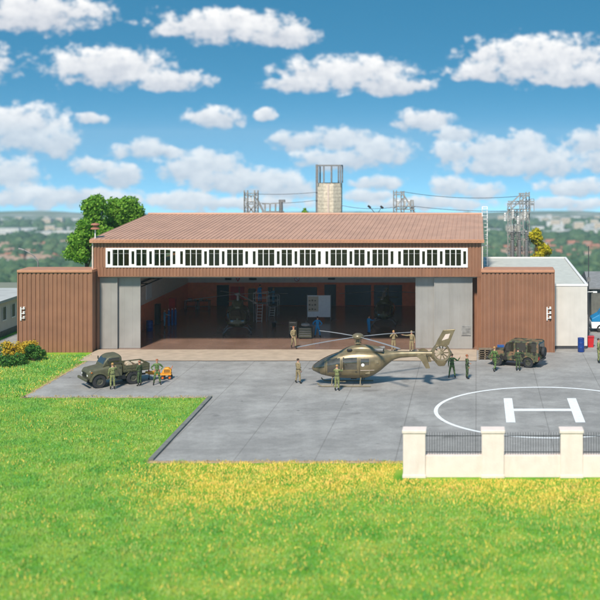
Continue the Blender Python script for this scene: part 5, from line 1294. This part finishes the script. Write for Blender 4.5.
p = fl_(172.5, 322, FZ); t_ = thing('red_cabinet', 'red tall cabinet behind the gas cylinders', 'cabinet', p); b = MB(); b.box(-.3, .3, -.25, .3, 0, 2.3); b.build('body', 'red_paint', t_, bevel=.01)
b = MB(); b.box(-.27, .27, -.27, -.252, .1, 2.2); d_ = b.build('door', 'red_paint', t_); b = MB(); b.cbox((.2, -.28, 1.2), (.03, .02, .2)); b.build('handle', 'chrome', d_)
def bench(px, py, label, w=1.5):
    p = fl_(px, py, FZ); t_ = thing('work_bench', label, 'workbench', p); b = MB(); b.box(-w / 2, w / 2, -.35, .35, .82, .88); b.build('top', 'wood', t_, bevel=.01)
    for sx in (-1, 1):
        for sy in (-1, 1): b = MB(); b.cbox((sx * (w / 2 - .08), sy * .28, .41), (.07, .07, .82)); b.build('leg', 'steel_grey', t_)
    b = MB(); b.box(-w / 2 + .1, w / 2 - .1, -.25, .25, .25, .29); b.build('shelf', 'steel_grey', t_)
    b = MB(); b.cbox((-.2, 0, 1.0), (.35, .3, .24)); b.cbox((.35, .05, .94), (.25, .2, .12)); v_ = b.build('vice', 'steel_grey', t_)
bench(192, 309, 'workbench with vice near the rear left corner inside'); bench(203, 309, 'second workbench with vice beside the teal door')
def tool_cart(px, py, label, w, h, n, m_):
    p = fl_(px, py, FZ); t_ = thing('tool_cart', label, 'tool cart', p); b = MB(); b.box(-w / 2, w / 2, -.28, .3, .12, h); b.build('body', m_, t_, bevel=.01)
    for i in range(n):
        z0 = .16 + (h - .2) * i / n; z1 = .16 + (h - .2) * (i + 1) / n - .02; b = MB(); b.box(-w / 2 + .03, w / 2 - .03, -.30, -.282, z0, z1); dr = b.build('drawer', m_, t_)
        b = MB(); b.box(-w / 2 + .1, w / 2 - .1, -.33, -.302, z1 - .05, z1 - .03); b.build('handle', 'chrome', dr)
    for sx in (-1, 1):
        for sy in (-1, 1): b = MB(); b.lathe([(.01, -.02), (.06, -.02), (.06, .02), (.01, .02)], (sx * (w / 2 - .08), sy * .2, .06), 'y', 12); b.build('castor', 'rubber', t_)
tool_cart(305.5, 338.5, 'dark green drawer cart left of the blue mechanic', 1.15, 1.0, 4, 'olive_light'); tool_cart(293.5, 335, 'brown drawer cart behind the walking person', .75, 1.25, 3, 'wood')
# engine hoist / misc machine on the cart
p = fl_(305.5, 338.5, FZ); t_ = thing('engine_block', 'dark engine part lying on the green drawer cart', 'engine part', (p[0], p[1], 1.03)); b = MB(); b.lathe([(.01, -.35), (.14, -.35), (.2, -.1), (.2, .15), (.12, .35), (.01, .35)], (0, 0, .2), 'y', 14); b.v = [(v[1], v[0], v[2]) for v in b.v]; b.build('casing', 'steel_grey', t_, smooth='auto')
b = MB(); b.box(-.3, .3, -.12, .12, 0, .03); b.tube((-.1, 0, .38), (-.1, 0, .5), .05); b.build('mount', 'black', t_)
# white partition with planning board
p = wp(319, 300, 112.5); t_ = thing('partition', 'white partition with planning sheets inside the hangar', 'partition', (p[0], 112.5, FZ)); xw = (331 - 307) / F * 112.5
b = MB(); b.box(-xw / 2, xw / 2, -.04, .04, .35, 2.45); b.build('panel', 'white_paint', t_, bevel=.01)
b = MB(); b.box(-xw / 2, -xw / 2 + .06, -.05, .05, 0, 2.5); b.box(xw / 2 - .06, xw / 2, -.05, .05, 0, 2.5); b.box(-xw / 2 - .0, -xw / 2 + .06, -.4, .4, 0, .05); b.box(xw / 2 - .06, xw / 2, -.4, .4, 0, .05); b.build('stand', 'steel_grey', t_)
b = MB(); b.box(-xw / 2 + .1, -.05, -.062, -.042, .9, 2.35); sh2 = b.build('planning_sheet', 'town_cream', t_)
b = MB()
for i in range(9):
    xx = -xw / 2 + .18 + (i % 3) * .27; zq_ = 1.05 + (i // 3) * .42; b.box(xx, xx + .16, -.072, -.063, zq_, zq_ + .1 + .06 * (i % 2))
b.build('note', 'wood', sh2)
# maintenance platforms with mechanics
def platform(px, py, label, h, w, nst):
    p = fl_(px, py, FZ); t_ = thing('maintenance_platform', label, 'work platform', p, 0, 'maintenance platforms'); b = MB(); b.box(-w / 2, w / 2, -.5, .5, h, h + .05); b.build('deck', 'galv', t_)
    for sx in (-1, 1):
        for sy in (-1, 1): b = MB(); b.bar((sx * (w / 2 - .04), sy * .46, 0), (sx * (w / 2 - .04), sy * .46, h), .06); b.build('leg', 'galv', t_)
    b = MB()
    for sy in (-1, 1): b.path([(-w / 2, sy * .48, h + .05), (-w / 2, sy * .48, h + 1.05), (w / 2, sy * .48, h + 1.05), (w / 2, sy * .48, h + .05)], .022); b.path([(-w / 2, sy * .48, h + .55), (w / 2, sy * .48, h + .55)], .018)
    b.build('guard_rail', 'porcelain', t_)
    b = MB()
    for s in (-.25, .25): b.bar((s, -.52, h), (s, -1.0, 0), .05)
    for i in range(nst): f = (i + .5) / nst; b.bar((-.25, -.52 - .48 * f, h * (1 - f)), (.25, -.52 - .48 * f, h * (1 - f)), .045)
    b.build('ladder', 'porcelain', t_); return p
p = platform(261, 321, 'tall maintenance platform with ladder behind the olive helicopter', 1.7, 1.3, 6)
person((p[0] - .1, p[1], 1.77), -2.4, 'mechanic in blue overall standing on the tall platform', 'overall_blue', reach, 'hair_dark')
p = platform(273.5, 315, 'lower maintenance platform right of the tall platform', .9, 1.0, 4)
person((p[0], p[1], .97), -1.9, 'mechanic in pale blue overall on the lower platform', 'overall_pale', dict(reach2), 'hair_blond')
p = fl_(274, 327, FZ); t_ = thing('bucket', 'small dark bucket on the hangar floor by the platforms', 'bucket', p); b = MB(); b.lathe([(.01, .01), (.15, .01), (.2, .4), (.18, .4), (.14, .03), (.01, .03)], n=18); b.build('pail', 'black', t_, smooth='auto')
b = MB(); b.path([(.19 * math.cos(a), 0, .38 + .2 * math.sin(a)) for a in np.linspace(0, PI, 9)], .01, 5); b.build('handle', 'chrome', t_)
p = fl_(254, 312, FZ); t_ = thing('engine_crate', 'tall grey-green equipment cabinet behind the olive helicopter', 'cabinet', p); b = MB(); b.box(-.55, .1, -.3, .4, 0, 2.35); b.build('body', 'olive_light', t_, bevel=.02)
b = MB(); b.box(-.5, .05, -.32, -.302, .1, 2.25); b.build('door', 'olive_light', t_)

# ------------------------------------------------------------------ haze
b = MB(); b.box(-2350, 1450, -60, 3520, -215, 60); hz = b.build('haze', 'black'); hz['kind'] = 'stuff'; hz['label'] = 'thin pale haze over the valley'; hz['category'] = 'haze'
hm = bpy.data.materials.new('haze_air'); hm.use_nodes = True; N = hm.node_tree.nodes; N.remove(N['Principled BSDF'])
pv = N.new('ShaderNodeVolumePrincipled'); pv.inputs['Density'].default_value = .00014; pv.inputs['Color'].default_value = (.66, .84, 1, 1); pv.inputs['Anisotropy'].default_value = 0
hm.node_tree.links.new(pv.outputs[0], N['Material Output'].inputs['Volume']); hz.data.materials.clear(); hz.data.materials.append(hm)

# ------------------------------------------------------------------ sun and sky
SUN = Vector((-.14, -.90, .97)).normalized()           # direction towards the sun
sl = bpy.data.lights.new('sun', 'SUN'); sl.energy = 3.5; sl.angle = math.radians(6.5); sl.color = (1, .925, .82)
so = bpy.data.objects.new('sun', sl); COL.objects.link(so); so.rotation_euler = (-SUN).to_track_quat('-Z', 'Y').to_euler(); so.location = (-30, 20, 60)
W = bpy.data.worlds.new('World'); S.world = W; W.use_nodes = True; NT = W.node_tree; N = NT.nodes; L = NT.links; N.clear()
outw = N.new('ShaderNodeOutputWorld'); bg = N.new('ShaderNodeBackground'); L.new(bg.outputs[0], outw.inputs[0]); bg.inputs[1].default_value = .15
tc = N.new('ShaderNodeTexCoord'); nrm = N.new('ShaderNodeVectorMath'); nrm.operation = 'NORMALIZE'; L.new(tc.outputs['Generated'], nrm.inputs[0])
sep = N.new('ShaderNodeSeparateXYZ'); L.new(nrm.outputs[0], sep.inputs[0])
def mth(op, a, b=None, c=None, clamp=False):
    n = N.new('ShaderNodeMath'); n.operation = op; n.use_clamp = clamp
    for i, v in enumerate((a, b, c)):
        if v is None: continue
        if isinstance(v, (int, float)): n.inputs[i].default_value = v
        else: L.new(v, n.inputs[i])
    return n.outputs[0]
az_ = mth('ARCTAN2', sep.outputs[0], sep.outputs[1]); el = mth('ARCSINE', sep.outputs[2])
# the valley horizon lies below eye level: the sky dome reaches down to it
zz_ = mth('MULTIPLY_ADD', mth('ADD', sep.outputs[2], .052), 4.5, .16); zz_ = mth('MAXIMUM', zz_, .015)
cmb = N.new('ShaderNodeCombineXYZ'); L.new(sep.outputs[0], cmb.inputs[0]); L.new(sep.outputs[1], cmb.inputs[1]); L.new(zz_, cmb.inputs[2])
nv = N.new('ShaderNodeVectorMath'); nv.operation = 'NORMALIZE'; L.new(cmb.outputs[0], nv.inputs[0])
sky = N.new('ShaderNodeTexSky'); sky.sky_type = 'NISHITA'; sky.sun_disc = False; sky.sun_elevation = math.asin(SUN.z); sky.sun_rotation = math.atan2(SUN.x, SUN.y)
sky.altitude = 300; sky.air_density = 1.0; sky.dust_density = .4; sky.ozone_density = 2.0; L.new(nv.outputs[0], sky.inputs[0])
hs = N.new('ShaderNodeHueSaturation'); hs.inputs['Hue'].default_value = .472; hs.inputs['Saturation'].default_value = 1.32; hs.inputs['Value'].default_value = .84; L.new(sky.outputs[0], hs.inputs['Color'])
# cumulus clouds: lobes on the dome (azimuth, elevation), edges broken up by noise
CL = [(28, 130, 40, 20), (8, 124, 30, 14), (56, 143, 18, 13), (92, 119, 13, 5), (12, 174, 27, 13), (143, 150, 27, 8), (163, 153, 24, 6), (92, 164, 20, 7), (120, 174, 24, 9),
      (185, 168, 26, 11), (214, 166, 30, 14), (255, 180, 42, 12), (225, 182, 40, 8), (287, 188, 32, 9), (30, 196, 62, 9), (100, 198, 42, 9), (185, 199, 34, 9), (240, 204, 70, 6), (214, 118, 28, 9), (266, 117, 10, 5),
      (297, 141, 24, 8), (340, 137, 26, 9), (376, 150, 36, 13), (338, 159, 44, 9), (378, 182, 25, 6), (370, 195, 24, 6), (423, 121, 28, 8), (455, 134, 20, 6), (450, 152, 20, 10), (490, 150, 26, 13), (522, 146, 22, 13),
      (545, 161, 34, 14), (500, 166, 48, 8), (452, 186, 20, 10), (482, 191, 22, 8), (592, 141, 26, 11), (600, 160, 18, 9), (575, 186, 32, 8), (560, 203, 50, 6), (430, 204, 60, 5),
      (110, 66, 60, 16), (170, 80, 40, 9), (345, 72, 62, 15), (395, 84, 40, 8), (300, 84, 34, 7), (540, 58, 70, 20), (575, 76, 46, 10), (480, 72, 30, 7), (225, 26, 68, 14), (275, 36, 40, 9), (40, 12, 60, 16),
      (-90, 150, 80, 24), (-190, 130, 90, 24), (720, 150, 80, 24), (830, 120, 90, 26), (-60, 60, 70, 20), (690, 40, 70, 22)]
def noise(scale, det, rough, vec, lac=2.0):
    n = N.new('ShaderNodeTexNoise'); n.inputs['Scale'].default_value = scale; n.inputs['Detail'].default_value = det; n.inputs['Roughness'].default_value = rough; L.new(vec, n.inputs['Vector']); return n
cv = N.new('ShaderNodeCombineXYZ'); L.new(az_, cv.inputs[0]); L.new(mth('MULTIPLY', el, 1.35), cv.inputs[1])
wn = noise(38, 3, .55, cv.outputs[0]); ws = N.new('ShaderNodeSeparateColor'); L.new(wn.outputs['Color'], ws.inputs[0])
azw = mth('ADD', az_, mth('MULTIPLY', mth('SUBTRACT', ws.outputs[0], .5), .020)); elw = mth('ADD', el, mth('MULTIPLY', mth('SUBTRACT', ws.outputs[1], .5), .014))
dens = None; hgt = None
for (cx, cy, w, h) in CL:
    a0 = math.atan((cx - VX) / F); e0 = math.atan((HY - cy) / F * math.cos(a0)); wa_ = 1.32 * w / F * math.cos(a0) ** 2; ha_ = 1.42 * h / F
    dx = mth('MULTIPLY', mth('SUBTRACT', azw, a0), 1 / wa_); dy = mth('MULTIPLY', mth('SUBTRACT', elw, e0), 1 / ha_)
    dy2 = mth('MULTIPLY', dy, dy); rr = mth('MULTIPLY_ADD', dx, dx, dy2); v = mth('SUBTRACT', 1.0, rr)
    if dens is None: dens = v; hgt = mth('MULTIPLY', mth('MAXIMUM', v, 0), dy); wsum = mth('MAXIMUM', v, .0001)
    else:
        dens = mth('SMOOTH_MAX', dens, v, .35); vv = mth('MAXIMUM', v, 0); hgt = mth('MULTIPLY_ADD', vv, dy, hgt); wsum = mth('ADD', wsum, vv)
nf = noise(75, 8, .62, cv.outputs[0]); nl = noise(28, 5, .55, cv.outputs[0])
dn = mth('ADD', dens, mth('MULTIPLY', mth('SUBTRACT', nf.outputs['Fac'], .5), 2.6)); dn = mth('ADD', dn, mth('MULTIPLY', mth('SUBTRACT', nl.outputs['Fac'], .5), .8))
mr = N.new('ShaderNodeMapRange'); mr.interpolation_type = 'SMOOTHSTEP'; mr.inputs['From Min'].default_value = .02; mr.inputs['From Max'].default_value = .75; L.new(dn, mr.inputs['Value'])
hh_ = mth('DIVIDE', hgt, wsum)
lit = mth('MULTIPLY_ADD', hh_, .60, .52); lit = mth('ADD', lit, mth('MULTIPLY', mth('SUBTRACT', nf.outputs['Fac'], .5), 1.5), clamp=True)
cc = N.new('ShaderNodeMix'); cc.data_type = 'RGBA'; L.new(lit, cc.inputs[0]); cc.inputs[6].default_value = (2.45, 2.6, 2.95, 1); cc.inputs[7].default_value = (4.9, 4.8, 4.7, 1)
mxs = N.new('ShaderNodeMix'); mxs.data_type = 'RGBA'; L.new(mth('MULTIPLY', mr.outputs[0], .94), mxs.inputs[0]); L.new(hs.outputs[0], mxs.inputs[6]); L.new(cc.outputs[2], mxs.inputs[7])
L.new(mxs.outputs[2], bg.inputs[0])

# ------------------------------------------------------------------ camera
cd = bpy.data.cameras.new('camera'); co = bpy.data.objects.new('camera', cd); COL.objects.link(co); S.camera = co
co.location = (0, 0, HC); co.rotation_euler = (PI / 2, 0, 0); cd.sensor_width = 36; cd.lens = 36 * F / 600; cd.shift_x = -(VX - 300) / 600; cd.shift_y = -(300 - HY) / 600
cd.clip_end = 12000; cd.clip_start = .5
cd.dof.use_dof = True; cd.dof.focus_distance = 87; cd.dof.aperture_fstop = .28; cd.dof.aperture_blades = 0
S.view_settings.view_transform = 'Standard'; S.view_settings.look = 'None'; S.view_settings.gamma = 1; S.view_settings.exposure = .62; S.view_settings.use_curve_mapping = False
S.cycles.max_bounces = 10; S.cycles.diffuse_bounces = 7; S.cycles.volume_bounces = 1; S.cycles.transparent_max_bounces = 12
